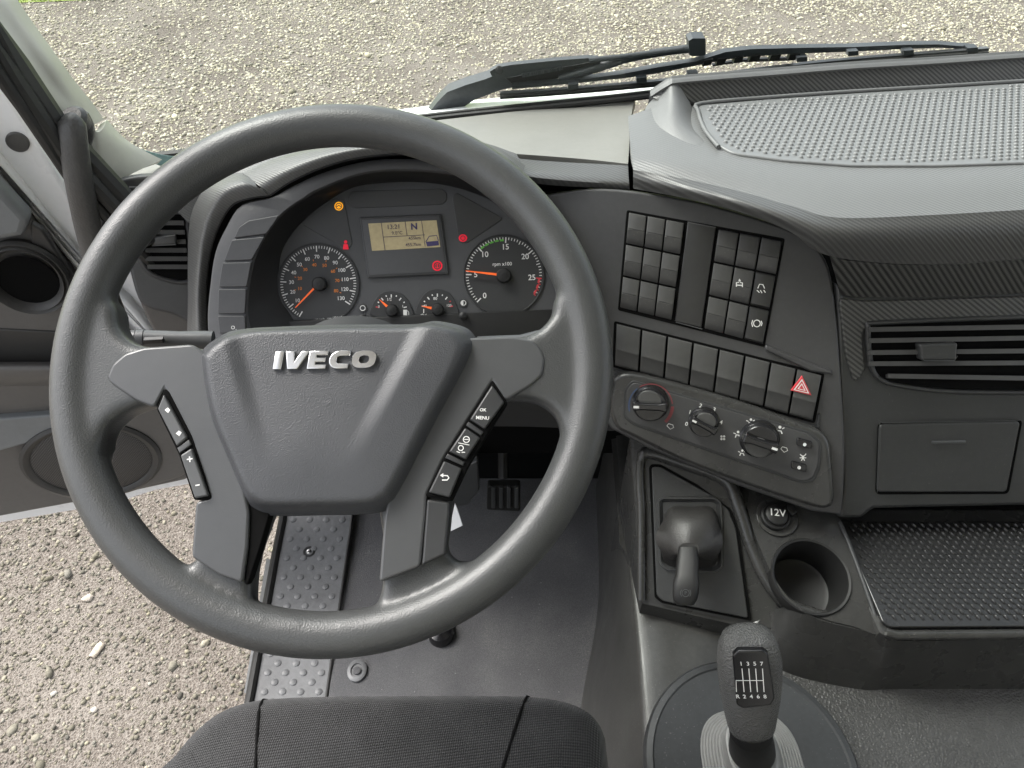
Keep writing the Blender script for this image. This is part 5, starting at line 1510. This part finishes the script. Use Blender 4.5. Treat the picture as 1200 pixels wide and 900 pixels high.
# airbag pad: domed cushion with two raised creases
pad = [(230, 423), (233, 410), (247, 397), (277, 383), (333, 379), (400, 377), (480, 376.5), (510, 374), (543, 381), (556, 392), (559.5, 405), (547, 435), (512, 500), (472, 577), (458, 594), (435, 602), (376, 604), (318, 604.5), (296, 599), (282, 585), (266, 550), (241, 487)]
pu = [W.uv(x, y, .015) for x, y in crv(pad, 6, True)]
if area2(pu) < 0: pu = pu[::-1]
cen = Vector(W.uv(388, 475, .015))
la, lb_ = Vector(W.uv(276, 376, 0)), Vector(W.uv(318, 525, 0))
ra, rb = Vector(W.uv(508, 370, 0)), Vector(W.uv(424, 530, 0))
def sdist(p, a, b):
    d = (b - a); n = Vector((-d.y, d.x)).normalized()
    return (p - a).dot(n)
def ss(x): 
    x = max(0, min(1, x)); return x * x * (3 - 2 * x)
def pad_h(p, s):
    e = 1 - s
    h = .017 * (1 - (1 - ss(e / .17)) ** 2) + .009
    fade = ss((p.y - W.uv(388, 560)[1]) / .09)
    dl = -sdist(p, la, lb_) if sdist(cen, la, lb_) < 0 else sdist(p, la, lb_)
    dr = -sdist(p, ra, rb) if sdist(cen, ra, rb) < 0 else sdist(p, ra, rb)
    d = min(dl, dr)
    h -= .0042 * fade * ss((d + .008) / .016)          # the middle lies a little lower than the shoulders
    h += .003 * (1 - s * s)
    return h
rs = [[W.w(u, v, -.034) for u, v in pu], [W.w(u, v, .003) for u, v in pu]]
for k in range(0, 44):
    s = 1 - k / 44
    ring = []
    for u, v in pu:
        p = cen + (Vector((u, v)) - cen) * s
        ring.append(W.w(p.x, p.y, pad_h(p, s)))
    rs.append(ring)
rs.append([W.w(cen.x, cen.y, pad_h(cen, 0)) + (q - W.w(cen.x, cen.y, 0)) * .01 for q in rs[-1]])
pd_o = MB().rings(rs, True, True).build('airbag_pad', M['cover'], wh, 60)
# maker's letters, satin chrome
LP = W.off(.0254)
def letter(outlines):
    m = MB()
    for o in outlines: m.slab(o, LP, top=.0025, thick=.006, bevel=.0007)
    m.build('letter', M['chrome'], pd_o, 40)
def SX(x, y):                                      # letter box: x in pixels from 320, y 0 top .. 1 bottom, slanted
    yy = 411 + 21 * y - (x - 60) * .012
    return (320 + x + (1 - y) * 4.0 - 1.0, yy)
def poly_(*a): return [SX(x, y) for x, y in a]
letter([poly_((0, 0), (10, 0), (10, 1), (0, 1))])
letter([poly_((12, 0), (22, 0), (24, .62), (30.5, 0), (40, 0), (29, 1), (17, 1))])
letter([poly_((40, 1), (40, 0), (62, 0), (62, .24), (49, .24), (49, .38), (60, .38), (60, .62), (49, .62), (49, .76), (62, .76), (62, 1))])
def arcp(cx, cy, rx, ry, a0, a1, n=10):
    return [(cx + rx * math.cos(math.radians(a0 + (a1 - a0) * i / n)), cy - ry * math.sin(math.radians(a0 + (a1 - a0) * i / n))) for i in range(n + 1)]
letter([poly_(*([(88, .28), (88, 0), (75, 0)] + arcp(75, .5, 10.5, .5, 90, 270, 12) + [(88, 1), (88, .72), (77, .72)] + arcp(77, .5, 4, .22, 270, 90, 6)))])
def ring_letter():
    m = MB()
    n = 32
    o_, i_ = [], []
    for k in range(n):
        t = 2 * math.pi * k / n
        c, s_ = math.copysign(abs(math.cos(t)) ** .75, math.cos(t)), math.copysign(abs(math.sin(t)) ** .75, math.sin(t))
        o_.append(SX(105.5 + 14.5 * c, .5 - .5 * s_)); i_.append(SX(105.5 + 5.2 * c, .5 - .20 * s_))
    A = [[LP.at(x, y, h) for x, y in q] for q, h in ((o_, -.0035), (o_, .0018), ([(a[0] * .93 + b[0] * .07, a[1] * .93 + b[1] * .07) for a, b in zip(o_, i_)], .0025), ([(a[0] * .07 + b[0] * .93, a[1] * .07 + b[1] * .93) for a, b in zip(o_, i_)], .0025), (i_, .0018), (i_, -.0035))]
    m.rings(A, False, False).build('letter', M['chrome'], pd_o, 40)
ring_letter()

# column and stalks behind the wheel
colm = thing('steering_column', 'black steering column shroud behind the wheel hub', 'steering column', WC - W.n * .40)
MB().rings([[W.w(r * math.cos(t) - .0, r * .9 * math.sin(t) - .005, h) for t in [2 * math.pi * k / 32 for k in range(32)]] for r, h in ((.055, -.062), (.075, -.075), (.078, -.16), (.075, -.30), (.07, -.42))]).build('shroud', M['black'], colm, 50)
ls = thing('indicator_stalk', 'grey indicator stalk with ribbed switch left of the column', 'stalk', P(235, 400, .74))
a_, b_ = P(250, 400, .735), P(170, 397, .725)
MB().tube([a_, a_ * .75 + b_ * .25, a_ * .5 + b_ * .5, b_], [.010, .0095, .0085, .0085], 16).build('arm', M['trim'], ls, 60)
MB().tube([P(161, 397, .724), b_ + Vector((0, 0, 0))], [.0092, .0092], 16).build('end_cap', M['trim'], ls, 40)
MB().tube([P(149, 397, .723), P(150.5, 397, .723), P(160, 397, .724)], [.006, .0082, .0086], 16).build('push_tip', M['trim'], ls, 40)
MB().slab([(168, 399), (190, 398), (192, 402.5), (167, 404)], Pl.three(P(168, 400, .715), P(192, 400, .715), P(180, 420, .735)), top=0, thick=.004, bevel=.001).build('ribbed_switch', M['black'], ls)
rsk = thing('wiper_stalk', 'pale grey stalk end with printed symbols right of the cluster', 'stalk', P(650, 388, .78))
RS = Pl.three(P(640, 395, .775), P(668, 385, .77), P(650, 360, .80))
slab('paddle', crv([(630, 398), (634, 386), (646, 377), (662, 371), (672, 372), (672, 386), (660, 398), (645, 402)], 4, True), RS, M['boot'], rsk, top=.006, thick=.014, bevel=.004)
MB().stroke([(640, 384), (650, 378.5), (660, 375)], RS, 1.4, .0064).build('symbols', M['print'], rsk, 0)
MB().tube([P(560, 402, .78), P(610, 400, .785), P(642, 392, .785)], .007, 12).build('arm', M['trim'], rsk, 60)
